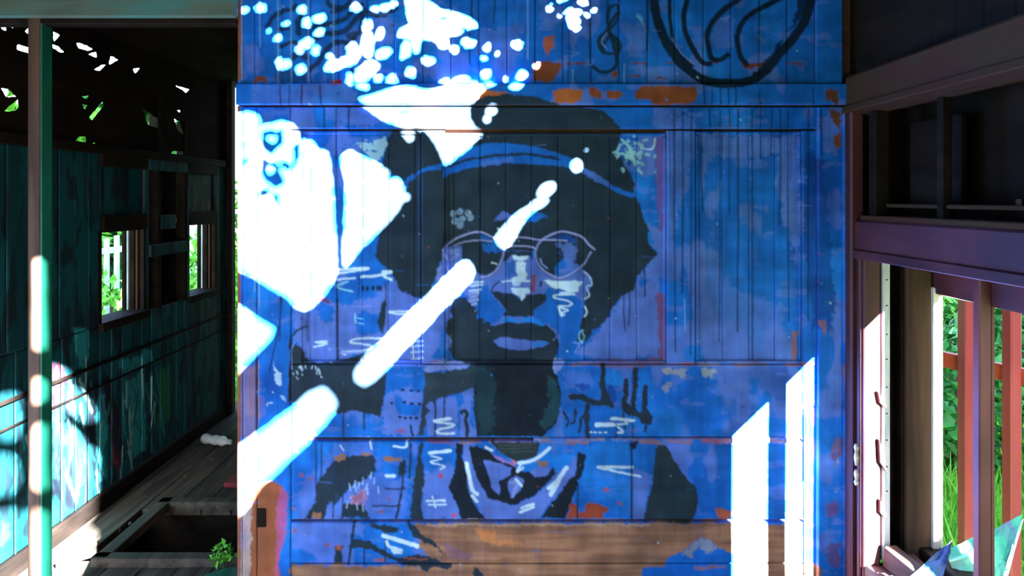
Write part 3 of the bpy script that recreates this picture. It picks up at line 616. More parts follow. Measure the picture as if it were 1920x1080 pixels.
for pts, w in ((((720, -60), (730, 60), (780, 220), (850, 340), (930, 420), (1020, 480), (1150, 500), (1280, 490), (1390, 430), (1470, 330), (1560, 230), (1640, 100), (1680, -40)), 17), (((930, -20), (905, 80), (910, 180), (950, 280), (1010, 370), (1060, 385)), 10), (((1480, -10), (1330, 70), (1250, 140), (1225, 230), (1240, 330), (1280, 385)), 10),
               (((1240, -10), (1120, 80), (1050, 180), (1050, 280), (1070, 350), (1120, 360), (1165, 330)), 10), (((815, -20), (820, 120), (840, 260), (880, 330), (950, 390)), 7)):
    PC.stroke(c4(*pts), w, lin((16, 36, 60)), 1)
f(c4((1500, 230), (1690, 0), (1690, -60), (1620, -60), (1560, 140), (1420, 330), (1300, 460), (1380, 470)), lin((14, 32, 58)), 4, .9)
f(c4((1330, 180), (1400, 240), (1390, 262), (1340, 210)), lin((70, 110, 180)), 4, .8); f(c4((615, 90), (650, 100), (660, 170), (640, 140)), CYAN, 3, .6); f(c4((1110, 110), (1180, 95), (1160, 130)), LAV2, 3, .6)
sc(c4, ((440, 200), (410, 250), (440, 290)), 1.8, LAV2); sc(c4, ((830, 230), (880, 310), (960, 385)), 1.8, LAV2)
# ---- paint runs
for x_, y0_, y1_ in ((1264, 205, 660), (1280, 210, 550), (1296, 205, 665), (1315, 240, 395), (1331, 205, 250), (1350, 205, 640), (1368, 205, 402), (1384, 205, 622), (1410, 205, 676), (1426, 205, 296), (1447, 205, 292), (1463, 205, 420), (1477, 205, 602), (1516, 205, 602), (1539, 205, 292),
                     (1067, 45, 155), (1105, 30, 120), (1215, 0, 95), (1320, 160, 198), (1335, 165, 198), (1352, 160, 198), (1366, 165, 198), (1380, 160, 198), (1425, 170, 198), (1525, 165, 198), (1140, 0, 20), (1162, 0, 20),
                     (608, 200, 245), (631, 200, 300), (654, 200, 245), (600, 160, 195), (566, 160, 195), (542, 160, 195), (525, 160, 195), (885, 0, 55), (928, 0, 42), (880, 60, 120), (1208, 495, 555), (1170, 545, 620), (1180, 545, 610), (1180, 300, 310),
                     (526, 540, 640), (633, 560, 675), (578, 530, 640), (673, 515, 555), (481, 600, 820), (1184, 826, 975), (1155, 795, 820)):
    PC.stroke([(x_, y0_), (x_ + random.uniform(-1, 1), (y0_ + y1_) / 2), (x_ + random.uniform(-2.5, 2.5), y1_)], random.uniform(2.2, 3.4), lin((18, 34, 66)), .5, .85)
PC.stroke(cA((355, 250), (345, 400), (320, 560), (290, 680), (270, 790)), 2.6, NAVY, .5)
for i in range(26):
    x_ = random.uniform(1255, 1560); y_ = random.uniform(200, 260)
    PC.stroke([(x_, y_), (x_ + random.uniform(-2, 2), y_ + random.uniform(30, 240))], random.uniform(1, 2), lin((40, 66, 130)), .6, .6)
for x_, y0_, y1_ in ((453, 0, 150), (486, 0, 88), (522, 0, 155), (546, 0, 155), (578, 0, 155), (626, 0, 155), (990, 0, 110), (1075, 130, 157), (1171, 120, 157), (487, 505, 575), (478, 500, 545), (1284, 560, 620)):
    PC.stroke([(x_ - .8, y0_ - 60 * (y0_ == 0)), (x_ + random.uniform(-1.5, 1.5), y1_)], 2.2, lin((118, 168, 220)), .4, .75)
for yy in (198.5, 246):
    n = np.arange(560, 1560, 3)
# brush texture: mottled coats, dry-brush streaks, specks and scratches
sh_ = (PC.h, PC.w)
tex = (vnoise(sh_, 37, 101, 3) - .5) * .6 + (vnoise(sh_, (11, 74), 102, 1) - .5) * .12 + (vnoise(sh_, (83, 13), 103, 1) - .5) * .16
PC.img *= np.clip(1 + tex * 1.25, .35, 1.8)[..., None]
hue = (vnoise(sh_, 60, 105, 3) - .5)[..., None]
PC.img *= 1 + hue * np.array([.25, .12, -.08], np.float32)
for i in range(520):
    x_, y_ = random.uniform(448, 1600), random.uniform(0, 1080)
    r_ = random.uniform(.6, 1.8)
    PC.ell(x_, y_, r_, r_ * random.uniform(.5, 1.6), random.choice([PALE, LAV, NAVY, NAVY, DEEP, RUST2, BLUE2]), random.uniform(0, 180), 1, random.uniform(.4, .9))
for i in range(120):
    x_, y_ = random.uniform(448, 1600), random.uniform(0, 1080)
    if random.random() < .5: PC.stroke([(x_, y_), (x_ + random.uniform(-2, 2), y_ + random.uniform(10, 60))], random.uniform(.7, 1.4), random.choice([LAV, NAVY, DEEP]), .6, .55)
    else: PC.stroke([(x_, y_), (x_ + random.uniform(10, 50), y_ + random.uniform(-2, 2))], random.uniform(.8, 2.2), random.choice([LAV, BLUE2, DEEP, LAV2]), 1.2, .45)
I = PC.img
I[:, 1:-1] = I[:, :-2] * .25 + I[:, 1:-1] * .5 + I[:, 2:] * .25
I[1:-1] = I[:-2] * .25 + I[1:-1] * .5 + I[2:] * .25
# ------------------------------------------------------------------ the painted partition, board by board
def grid_mesh(xs, ys, posf, back, colf, rim=0.0016):
    """front face as a fine grid (it carries the paint), rounded rim, sides and a back"""
    nx, ny = len(xs), len(ys)
    gx, gy = np.meshgrid(xs, ys)
    gx, gy = gx.ravel(), gy.ravel()
    pos, nrm = posf(gx, gy)                      # points of the front, inward direction
    edge = np.zeros((ny, nx), np.float32); edge[0, :] = edge[-1, :] = 1; edge[:, 0] = edge[:, -1] = 1
    edge = edge.ravel()
    pos = pos + nrm * (edge * rim)[:, None]
    ring = np.concatenate([np.arange(nx), np.arange(1, ny) * nx + nx - 1, (ny - 1) * nx + np.arange(nx - 2, -1, -1), np.arange(ny - 2, 0, -1) * nx])
    bpos = pos[ring] + nrm * back
    V = np.vstack([pos, bpos]).astype(np.float32)
    i, j = np.meshgrid(np.arange(nx - 1), np.arange(ny - 1)); i, j = i.ravel(), j.ravel()
    a = j * nx + i
    q = np.stack([a, a + nx, a + nx + 1, a + 1], 1)
    n0 = nx * ny; R = len(ring); k = np.arange(R); k2 = (k + 1) % R
    side = np.stack([ring[k], ring[k2], n0 + k2, n0 + k], 1)
    faces = np.vstack([q, side]).astype(np.int32)
    me = bpy.data.meshes.new('board')
    me.vertices.add(len(V)); me.vertices.foreach_set('co', V.ravel())
    nf = len(faces)
    me.loops.add(nf * 4 + R); me.polygons.add(nf + 1)
    me.loops.foreach_set('vertex_index', np.concatenate([faces.ravel(), (n0 + k[::-1]).astype(np.int32)]).astype(np.int32))
    me.polygons.foreach_set('loop_start', np.arange(nf + 1, dtype=np.int32) * 4)
    me.update(calc_edges=True)
    c = colf(gx, gy)
    c = np.vstack([c, np.tile(np.asarray(lin((96, 70, 58)), np.float32), (R, 1))])   # bare wood edges
    at = me.color_attributes.new('Paint', 'FLOAT_COLOR', 'POINT')
    at.data.foreach_set('color', np.hstack([c, np.ones((len(c), 1))]).astype(np.float32).ravel())
    me.validate()
    return me

def wall_board(name, x0, y0, x1, y1, parent, yf=D, thick=0.02, step=2.0, gap=0.8, mat=None, warp=0.0015):
    """a board of the partition; edges given on the wall plane (canvas units), front face at depth yf"""
    xs = np.linspace(x0 + gap, x1 - gap, max(int((x1 - x0) / step), 2) + 1)
    ys = np.linspace(y0 + gap, y1 - gap, max(int((y1 - y0) / step), 2) + 1)
    ph = random.uniform(0, 6.28)
    def posf(gx, gy):
        dy = warp * np.sin(gy / 130.0 + ph) + warp * .6 * np.sin(gx / 60.0 + ph)
        yy = yf + dy
        return np.stack([(gx - CX) * yf / F, yy, H - (gy - CY) * yf / F], 1), np.array([0, 1.0, 0])
    me = grid_mesh(xs, ys, posf, thick, lambda a, b: PC.sample(a, b))
    return put(name, me, mat or M['paint'], parent)

WB = tag(empty('wall_back', (0, D, 0)), 'blue painted board partition with a black portrait mural of a man in a hat', kind='structure')
# the fields of upright tongue-and-groove boards lie back, rails and stiles stand proud
TOPJ = [455] + [477 + 52.6 * i for i in range(21)] + [1580]
for a, b in zip(TOPJ[:-1], TOPJ[1:]):
    wall_board('plank', a, -60, b, 157, WB, D + random.uniform(.004, .007), gap=.4)
ledge = wall_board('ledge_rail', 441, 156, 1592, 196, WB, D - 0.018, .034, gap=.3)
for a, b, nm in ((455, 482, 'stile'), (482, 545, 'stile')):
    wall_board(nm, a, 200, b, 1290, WB, D, .03, gap=.7)
wall_board('edge_strip', 445, 198, 455.5, 1290, WB, D + .004, .05, gap=.2)
wall_board('edge_strip', 445, -60, 455.5, 158, WB, D + .004, .05, gap=.2)
wall_board('rail', 545, 200, 1560, 242, WB, D, .03, gap=.8)
for a, b in ((545, 566), (790, 834), (1250, 1304), (1504, 1534)):
    wall_board('stile', a, 244, b, 683 if b < 1500 else 762, WB, D, .03, gap=.7)
for js in ([566, 582, 631, 680, 729, 778, 790], [834, 851, 900, 949, 997, 1046, 1095, 1144, 1194, 1250], [1304, 1355, 1404, 1453, 1504]):
    for a, b in zip(js[:-1], js[1:]):
        wall_board('panel_plank', a - .5, 250, b + .5, 684, WB, D + .014 + random.uniform(0, .0006), .015, gap=.55)
# mouldings round the three fields
def moulding(x0, y0, x1, y1):
    w = 7
    for (a, b, c, d) in ((x0, y0, x1, y0 + w), (x0, y1 - w, x1, y1), (x0, y0 + w, x0 + w, y1 - w), (x1 - w, y0 + w, x1, y1 - w)):
        wall_board('moulding', a, b, c, d, WB, D + .006, .012, gap=.15, step=3)
moulding(566, 245, 790, 683); moulding(834, 249, 1250, 683); moulding(1304, 246, 1504, 683)
wall_board('rail', 545, 683, 1504, 821, WB, D, .03)
wall_board('plank', 545, 827, 1516, 975, WB, D + .001, .03, gap=.6)
wall_board('plank', 545, 979, 1516, 1056, WB, D + .002, .03, gap=.6)
wall_board('plank', 545, 1057.5, 1516, 1135, WB, D + .001, .03, gap=.6)
wall_board('plank', 545, 1138, 1516, 1212, WB, D, .03, gap=.6)
wall_board('plank', 545, 1215, 1516, 1286, WB, D, .03, gap=.6)
wall_board('stile', 1504, 764, 1516, 826, WB, D + .001, .03, gap=.3)
wall_board('stile', 1519, 762, 1534, 1290, WB, D + .003, .03, gap=.3)
wall_board('corner_board', 1534, 200, 1582, 1290, WB, D - .012, .05, gap=.6)
wall_board('corner_board', 1582, 200, 1604, 1290, WB, D - .022, .05, gap=.4)
box('backing_board', (446 - CX) * P, 1.02, D + .032, D + .05, .0, 2.2, M['gap'], WB, 0)
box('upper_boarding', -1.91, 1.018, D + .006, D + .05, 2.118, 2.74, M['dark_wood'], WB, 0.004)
box('keyhole_plate', (482 - CX) * P, (499 - CX) * P, D - .004, D + .003, H - (988 - CY) * P, H - (953 - CY) * P, M['dark_wood'], WB, .002)
# loose slivers of the seam at the right
for (x0, y0, x1, y1) in ((1510, 766, 1519, 905), (1511, 907, 1518, 1080)):
    wall_board('sliver', x0, y0, x1, y1, WB, D - .012, .012, gap=.3, step=3)
wall_board('seam_lath', 1000, 821, 1500, 832, WB, D - .006, .006, gap=.2, step=3)

# ------------------------------------------------------------------ sun holes of the broken roof
SM = Canvas(0, -60, 1700, 1300, (0, 0, 0), 60)
def hole(pts, rough=1.2): SM.fill(pts, (1, 1, 1), rough)
def shade(pts, rough=1.2): SM.fill(pts, (0, 0, 0), rough)
hole(cK((80, 690), (160, 690), (195, 740), (170, 790), (250, 785), (330, 760), (400, 780), (435, 830), (440, 900), (430, 960), (470, 880), (470, 830), (530, 860), (560, 920), (620, 950), (640, 1010), (660, 1100), (680, 1300), (680, 1600), (600, 1900), (530, 2010), (440, 2010), (300, 1900), (75, 1740)) if False else
     cK((60, 110), (120, 110), (180, 130), (195, 160), (170, 190), (250, 185), (330, 165), (400, 185), (436, 240), (440, 330), (425, 430), (470, 270), (520, 275), (560, 330), (630, 350), (650, 440), (662, 560), (672, 700), (685, 860), (690, 1000)) + [(632, 500), (618, 535), (596, 560), (575, 577), (558, 575), (540, 556), (500, 530), (470, 512), (440, 500), (440, 215)], 1.5)
for q in (((205, 215), (360, 215), (350, 310), (250, 385), (195, 310)), ((195, 385), (300, 410), (370, 550), (300, 590), (215, 550), (190, 460)), ((315, 385), (395, 430), (385, 500), (315, 450)), ((385, 320), (455, 280), (445, 430), (400, 470)), ((265, 595), (325, 630), (315, 705), (270, 690)), ((170, 585), (255, 580), (250, 640), (175, 655)), ((80, 380), (140, 395), (100, 440), (75, 440)), ((80, 290), (110, 280), (95, 320), (75, 330))):
    shade(cK(*q), 3)
for q in (((235, 260), (270, 270), (300, 255), (280, 300)), ((250, 440), (280, 470), (260, 500))): hole(cK(*q), 2)
hole(cK((690, 430), (700, 380), (760, 340), (830, 370), (930, 420), (1010, 470), (1000, 530), (1070, 510), (1108, 580), (1100, 650), (1060, 720), (980, 810), (880, 900), (800, 990), (740, 1060), (705, 1060), (705, 900), (715, 700)), 1.5)
shade([(612, 276), (640, 290), (652, 340), (650, 420), (646, 505), (628, 505), (626, 420), (622, 340)], 2)
hole([(672, 190), (700, 183), (730, 172), (760, 166), (800, 176), (830, 170), (848, 152), (872, 148), (898, 155), (905, 172), (890, 188), (878, 202), (880, 226), (893, 244), (905, 248), (880, 274), (833, 310), (826, 286), (812, 262), (796, 244), (780, 238), (768, 244), (752, 236), (738, 232), (716, 222), (694, 206)], 1.5)
hole(c7((170, 200), (230, 195), (250, 230), (230, 260), (200, 240)), 2); shade(c7((140, 95), (230, 80), (220, 100), (150, 108)), 1); shade(c7((310, 85), (370, 150), (350, 150), (320, 110)), 1)
SM.ell(921, 208, 9, 8, (1, 1, 1)); SM.ell(914, 224, 6, 7, (1, 1, 1)); SM.ell(1085, 307, 10, 12, (1, 1, 1)); SM.ell(1104, 279, 2.5, 3, (1, 1, 1)); SM.ell(762, 366, 6, 6, (1, 1, 1))
hole(c3((1085, -30), (1180, -30), (1290, 50), (1400, 70), (1500, 120), (1530, 160), (1450, 180), (1400, 210), (1330, 215), (1350, 290), (1300, 290), (1260, 240), (1180, 230), (1170, 290), (1140, 330), (1120, 230), (1030, 215), (1060, 170), (1110, 140), (1090, 60)), 2)
shade(c3((1290, 95), (1340, 90), (1330, 115), (1300, 118)), 2); shade(c3((1410, 150), (1470, 165), (1440, 185)), 2)
for x, y, rx, ry, an in ((100, 50, 26, 22, 0), (190, 40, 30, 28, 0), (445, 45, 40, 22, 10), (475, 125, 30, 34, 0), (555, 105, 48, 28, -20), (345, 140, 18, 18, 0), (545, 190, 40, 26, -20), (470, 260, 50, 26, -15), (760, 320, 40, 80, 0), (850, 270, 40, 90, 0), (850, 150, 34, 50, 20), (930, 200, 26, 46, 20), (780, 40, 30, 30, 0), (960, 35, 38, 28, -30), (1010, 15, 24, 22, 0), (895, 45, 26, 20, 0),
                         (950, 315, 60, 34, -30), (1085, 300, 34, 72, 15), (1220, 365, 42, 28, 0), (1470, 258, 48, 34, 0), (1380, 300, 28, 28, 0), (1560, 360, 26, 16, 0), (1770, 270, 28, 34, -20), (1650, 325, 14, 16, 0), (1575, 290, 26, 34, 30), (1580, 450, 36, 30, -20), (1800, 450, 34, 36, 0), (1600, 520, 36, 22, 0), (1755, 535, 48, 34, -30), (330, 388, 44, 34, 0), (440, 420, 22, 34, 0), (650, 400, 66, 34, -15), (720, 375, 40, 40, 0), (860, 410, 70, 46, -35), (815, 460, 50, 54, 30), (812, 540, 40, 30, 0), (925, 470, 24, 32, 0), (1000, 485, 40, 50, 0), (1115, 440, 34, 36, 0), (1430, 485, 60, 34, -10), (740, 500, 16, 60, 0), (1330, 500, 44, 22, -10), (300, 230, 22, 18, 0), (250, 180, 12, 16, 0), (530, 300, 26, 30, 0), (620, 340, 18, 20, 0), (430, 300, 24, 16, 0), (1700, 480, 16, 20, 0)):
    SM.ell(430 + x / 3.272, y / 3.272, rx / 4.0, ry / 4.0, (1, 1, 1), an, 3.4)
for x, y, rx, ry, an in ((105, 45, 26, 22, 0), (240, 65, 66, 24, 0), (330, 80, 22, 20, 0), (378, 50, 26, 16, -30), (240, 125, 44, 50, 0), (300, 5, 36, 22, 0), (265, 165, 24, 20, 0), (165, 85, 12, 18, 0), (180, -5, 30, 12, 0), (25, 390, 20, 18, 0), (120, 10, 10, 8, 0)):
    SM.ell(1000 + x / 3.2, y / 3.2, rx / 4.0, ry / 4.0, (1, 1, 1), an, 3)
SM.ell(1028, 353, 19, 11, (1, 1, 1), -35, 1); SM.ell(1012, 380, 20, 8, (1, 1, 1), -25, 1)
hole([(932, 440), (958, 412), (985, 388), (1003, 382), (1010, 388), (990, 404), (985, 414), (975, 428), (962, 452), (950, 462), (940, 456)], 1)
hole([(862, 496), (876, 487), (886, 496), (890, 508), (884, 522), (862, 546), (826, 580), (790, 618), (752, 656), (718, 694), (700, 712), (686, 722), (670, 714), (667, 698), (690, 668), (724, 636), (766, 592), (812, 546)], 1)
hole([(585, 736), (604, 728), (618, 738), (628, 756), (622, 776), (600, 800), (568, 834), (538, 862), (512, 888), (488, 905), (478, 918), (464, 940), (456, 954), (440, 966), (440, 846), (474, 824), (512, 796), (548, 768)], 1.2)
hole([(440, 572), (456, 582), (484, 602), (512, 618), (504, 634), (484, 654), (462, 678), (440, 700)], 1.2)
PINS = [(852, 398), (866, 394), (880, 396), (856, 412), (870, 408), (886, 406), (864, 420)]
# post at the opening (x 52..88)
hole([(48, 500), (58, 492), (72, 486), (84, 494), (94, 500), (94, 1110), (48, 1110)], .8)
for q in (((48, 655), (70, 652), (80, 662), (94, 700), (94, 716), (74, 712), (48, 706)), ((48, 766), (60, 756), (94, 744), (94, 790), (74, 796), (48, 822)), ((48, 906), (66, 912), (82, 922), (94, 960), (94, 990), (76, 962), (48, 950))):
    shade(q, 1.5)
SMf = SM.img[..., 0]
def smp(img, c, px, py):
    x = np.clip(px - c.x0 - .5, 0, c.w - 1.001); y = np.clip(py - c.y0 - .5, 0, c.h - 1.001)
    xi = x.astype(int); yi = y.astype(int); fx = x - xi; fy = y - yi
    return (img[yi, xi] * (1 - fx) + img[yi, xi + 1] * fx) * (1 - fy) + (img[yi + 1, xi] * (1 - fx) + img[yi + 1, xi + 1] * fx) * fy
# far side wall: sun-lit patches beyond the opening, as they lie on that wall
LM = Canvas(-20, 660, 240, 1120, (0, 0, 0), 61)
cL = cv(0, 680, 2.7)
for q in (((255, 10), (330, 40), (345, 120), (400, 150), (440, 200), (465, 260), (460, 300), (400, 270), (345, 230), (300, 260), (330, 330), (380, 360), (420, 420), (460, 430), (475, 500), (475, 640), (465, 780), (440, 810), (360, 760), (300, 660), (258, 560), (258, 260), (300, 210), (258, 150)),
          ((258, 680), (340, 740), (400, 800), (440, 850), (480, 880), (500, 960), (430, 1050), (380, 1090), (140, 1150), (140, 760)), ((-30, 190), (80, 150), (84, 300), (60, 390), (30, 400), (-30, 330)), ((-30, 460), (40, 470), (60, 520), (70, 600), (30, 680), (-30, 640)), ((-30, 760), (60, 740), (80, 860), (60, 960), (90, 1100), (-30, 1150))):
    LM.fill(cL(*q), (1, 1, 1), 2)
LMf = LM.img[..., 0]
XL, XR = -1.91, 1.018
YB, YE = -4.5, 5.3
def roof_z(x): return 2.72 - .5 * ((x + .446) / 1.47) ** 2
def sheet(name, us, vs, posf, field, mat, parent=None):
    """thin sheet over a grid, kept where field > 0 (edges cut exactly)"""
    nu, nv = len(us), len(vs)
    gu, gv = np.meshgrid(us, vs)
    Fv = field(gu.ravel(), gv.ravel()).reshape(nv, nu)
    verts = posf(gu.ravel(), gv.ravel())
    s = Fv > 0
    cnt = s[:-1, :-1].astype(int) + s[:-1, 1:] + s[1:, 1:] + s[1:, :-1]
    jj, ii = np.where(cnt == 4)
    a = jj * nu + ii
    faces = np.stack([a, a + 1, a + nu + 1, a + nu], 1).tolist()
    extra = []; n0 = len(verts)
    jj, ii = np.where((cnt > 0) & (cnt < 4))
    for j, i in zip(jj.tolist(), ii.tolist()):
        cs = [(j, i), (j, i + 1), (j + 1, i + 1), (j + 1, i)]
        poly = []
        for k in range(4):
            A, B = cs[k], cs[(k + 1) % 4]
            fa, fb = Fv[A], Fv[B]
            if fa > 0: poly.append(A[0] * nu + A[1])
            if (fa > 0) != (fb > 0):
                t = fa / (fa - fb)
                pa = verts[A[0] * nu + A[1]]; pb = verts[B[0] * nu + B[1]]
                poly.append(n0 + len(extra)); extra.append(pa + (pb - pa) * t)
        if len(poly) >= 3: faces.append(poly)
    allv = np.vstack([verts, np.array(extra).reshape(-1, 3)]) if extra else verts
    used = np.zeros(len(allv), bool)
    for fc in faces: used[fc] = True
    remap = np.cumsum(used) - 1
    faces = [[int(remap[q]) for q in fc] for fc in faces]
    me = mesh_from(allv[used].tolist(), faces)
    return put(name, me, mat, parent)

kx, kz = SUN.x / SUN.y, SUN.z / SUN.y
amb_n = vnoise((400, 400), 26, 77, 3)
def roof_field(x, y):
    z = roof_z(x)
    t = D - y
    Xp, Zp = x + kx * t, z + kz * t                       # where the ray meets the partition's plane
    px, py = CX + Xp / P, CY - (Zp - H) / P
    v = smp(SMf, SM, px, py)
    ok = (t > 0) & (py > -58) & (py < 1290) & (px < 1340)
    lit = np.where(ok & (((px > 440)) | ((px > 66) & (px < 76))), v, 0)
    # rays that pass left of the post go on to the far side wall
    tw = (XL - x) / kx; Yw = y + tw; Zw = z + kz * tw
    qx = CX + XL * F / np.maximum(Yw, .1); qy = CY - (Zw - H) * F / np.maximum(Yw, .1)
    far = (px < 48) & (Yw > D + .02) & (Zw > 0)
    v2 = smp(LMf, LM, qx, qy)
    lit = np.where(far & (qx < 215) & (qy > 662), v2, lit)
    tf = -z / kz; Yf = y + tf; Xf = x + kx * tf
    gx = CX + Xf * F / np.maximum(Yf, .1); gy = CY + H * F / np.maximum(Yf, .1)
    ff = (px < 48) & (Zw <= 0) & (Yf > D + .02) & (gx < 215) & (gy < 1110)
    lit = np.where(ff, smp(LMf, LM, gx, gy), lit)
    # unseen gaps added over the near half: sunlit side wall brightens the room
    near = (Yw < D - .2) & (Yw > .5) & (Zw > .1) & (Zw < 1.45) & (x < .75)
    n = amb_n[np.clip(((y + 4.5) * 55).astype(int), 0, 399), np.clip(((x + 2) * 100).astype(int), 0, 399)]
    lit = np.where(near & (n > .47), 1.0, lit)
    fld = .5 - lit
    for (qx_, qy_) in PINS:                            # pinholes added for faint round spots of sun
        fld[np.argmin((px - qx_) ** 2 + (py - qy_) ** 2 + np.where(ok, 0, 1e9))] = -.5
    return fld
us = np.linspace(XL - .06, XR + .24, 720); vs = np.linspace(YB, D + .03, 760)
CEIL = tag(empty('ceiling', (0, 0, 2.2)), 'broken carriage roof with ragged holes', kind='structure')
sheet('roof_sheet', us, vs, lambda u, v: np.stack([u, v, roof_z(u)], 1), roof_field, M['roof'], CEIL)
far_u = np.linspace(XL - .01, XR + .24, 24)
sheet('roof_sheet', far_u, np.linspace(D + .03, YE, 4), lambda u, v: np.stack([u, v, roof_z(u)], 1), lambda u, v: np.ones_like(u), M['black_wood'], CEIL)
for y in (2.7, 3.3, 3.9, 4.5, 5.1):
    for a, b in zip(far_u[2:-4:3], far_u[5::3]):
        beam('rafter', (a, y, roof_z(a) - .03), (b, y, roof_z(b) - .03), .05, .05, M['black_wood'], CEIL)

# ------------------------------------------------------------------ floor
FL = tag(empty('floor', (0, 0, 0)), 'dusty carriage floorboards with an open hatch', kind='structure')
x = XL - .1
while x < XR + .2:
    w = .14
    x1 = min(x + w, XR + .2)
    box('floorboard', x + .002, x1 - .002, YB, D + .3, -.03, random.uniform(-.002, .001), M['floor'], FL, .002)
    hx0, hx1, hy0, hy1 = -1.60, -.55, 2.97, 3.46
    if x1 > hx0 + .01 and x < hx1:
        box('floorboard', x + .002, x1 - .002, D + .3, hy0, -.03, random.uniform(-.003, .001), M['floor'], FL, .002)
        box('floorboard', x + .002, x1 - .002, hy1, YE, -.03, random.uniform(-.003, .001), M['floor'], FL, .002)
    else:
        box('floorboard', x + .002, x1 - .002, D + .3, YE, -.03, random.uniform(-.003, .001), M['floor'], FL, .002)
    x = x1
box('pit_bottom', hx0 - .2, hx1 + .06, hy0 - .06, hy1 + .06, -.42, -.38, M['dirt'], FL)
for a_, b_, c_, d_ in ((hx0 - .2, hx0 - .17, hy0 - .06, hy1 + .06), (hx1 + .03, hx1 + .06, hy0 - .06, hy1 + .06), (hx0 - .17, hx1 + .03, hy0 - .06, hy0 - .03), (hx0 - .17, hx1 + .03, hy1 + .03, hy1 + .06)):
    box('pit_side', a_, b_, c_, d_, -.4, -.03, M['black_wood'], FL)
box('joist', hx0 - .02, hx1 + .02, hy0 + .12, hy0 + .17, -.2, -.06, M['dark_wood'], FL)
# ------------------------------------------------------------------ left side wall (teal, painted over with strokes)
def w_yz(px, py):
    Y = XL * F / (px - CX)
    return Y, H - (py - CY) * Y / F
U = 200.0
LC = Canvas(2.2 * U, 0, 5.1 * U, 1.8 * U, lin((18, 74, 82)), 80)
def wl_pts(pts):
    out = []
    for a, b in pts:
        Y, Z = w_yz(a, b); out.append((Y * U, (1.8 - Z) * U))
    return out
nz = vnoise((LC.h, LC.w), (14, 60), 81, 3)[..., None]
LC.img[:] = LC.img * (1 - np.clip((nz - .5) / .1, 0, 1) * .6) + np.asarray(lin((14, 40, 50))) * np.clip((nz - .5) / .1, 0, 1) * .6
nz = vnoise((LC.h, LC.w), (8, 30), 82, 3)[..., None]
a = np.clip((nz - .58) / .06, 0, 1) * .8
LC.img[:] = LC.img * (1 - a) + np.asarray(lin((20, 28, 36))) * a
c2 = cv(0, 540, 2.0)
LDK, LTE, LMA, LPA = lin((22, 26, 36)), lin((40, 132, 140)), lin((124, 40, 66)), lin((140, 190, 196))
for q, col in ((((270, 150), (340, 160), (330, 330), (300, 300)), LTE), (((365, 410), (400, 400), (400, 720), (360, 740)), LTE), (((470, 360), (540, 300), (550, 600), (500, 640)), LTE), (((440, 280), (560, 230), (580, 280), (460, 320)), LTE), (((600, 300), (640, 290), (640, 500), (590, 520)), lin((30, 96, 70))),
               (((190, 290), (225, 270), (245, 330), (230, 430), (195, 460)), LMA), (((420, 560), (460, 640), (450, 690), (425, 660)), LMA), (((195, 480), (290, 500), (330, 610), (340, 720), (290, 760), (250, 600), (195, 560)), LTE),
               (((390, 330), (420, 350), (470, 640), (440, 680), (400, 480)), LDK), (((340, 380), (370, 390), (360, 560), (330, 590)), LDK), (((190, 690), (250, 730), (290, 820), (260, 820), (200, 760)), LDK)):
    LC.fill(wl_pts(c2(*q)), col, 3, .85)
for i in range(190):
    x = random.uniform(60, 620) if i % 3 else random.uniform(190, 360); y = random.uniform(260, 720); dx = random.uniform(-20, 40); L_ = random.uniform(60, 160)
    LC.stroke(wl_pts(c2((x, y), (x + dx * .5, y + L_ * .5), (x + dx, y + L_))), random.uniform(1.2, 3), random.choice([LDK, LDK, LDK, LDK, LTE, LPA, lin((60, 50, 80))]), .8, .85)
for i in range(5):
    LC.stroke(wl_pts(c2((200, 160 + i * 16), (230, 150 + i * 16), (250, 200 + i * 20), (260, 300))), 2, LDK, .6, .8)
LC.fill(wl_pts(c2((0, 880), (30, 890), (40, 940), (0, 980))), lin((40, 80, 170)), 3)
WL = tag(empty('wall_left', (XL, 3.5, 0)), 'teal painted board wall covered in dark brush strokes', kind='structure')
def side_board(name, y0, y1, z0, z1, xf=XL, thick=.02, parent=WL, mat=None, step=.008):
    xs = np.linspace(y0 + .001, y1 - .001, max(int((y1 - y0) / step), 2) + 1)
    ys = np.linspace(z0 + .001, z1 - .001, max(int((z1 - z0) / step), 2) + 1)
    def posf(a, b): return np.stack([np.full_like(a, xf), a, b], 1), np.array([-1.0, 0, 0])
    me = grid_mesh(xs, ys, posf, thick, lambda a, b: LC.sample(a * U, (1.8 - b) * U))
    return put(name, me, mat or M['teal_wall'], parent)
WIN = ((3.45, 3.86), (4.39, 4.78)); WZ0, WZ1 = .86, 1.30
y = D + .06; k = 0
while y < 4.98:
    y1 = min(y + .098, 4.99)
    side_board('plank', y, y1, .08, WZ0, XL + random.uniform(-.003, .002))
    y = y1
for a, b in ((D + .06, 3.45), (3.86, 3.90), (4.36, 4.39), (4.78, 4.99)):
    n = max(int((b - a) / .11 + .5), 1)
    for i in range(n):
        side_board('plank', a + (b - a) * i / n, a + (b - a) * (i + 1) / n, WZ0, 1.66, XL + random.uniform(-.002, .003))
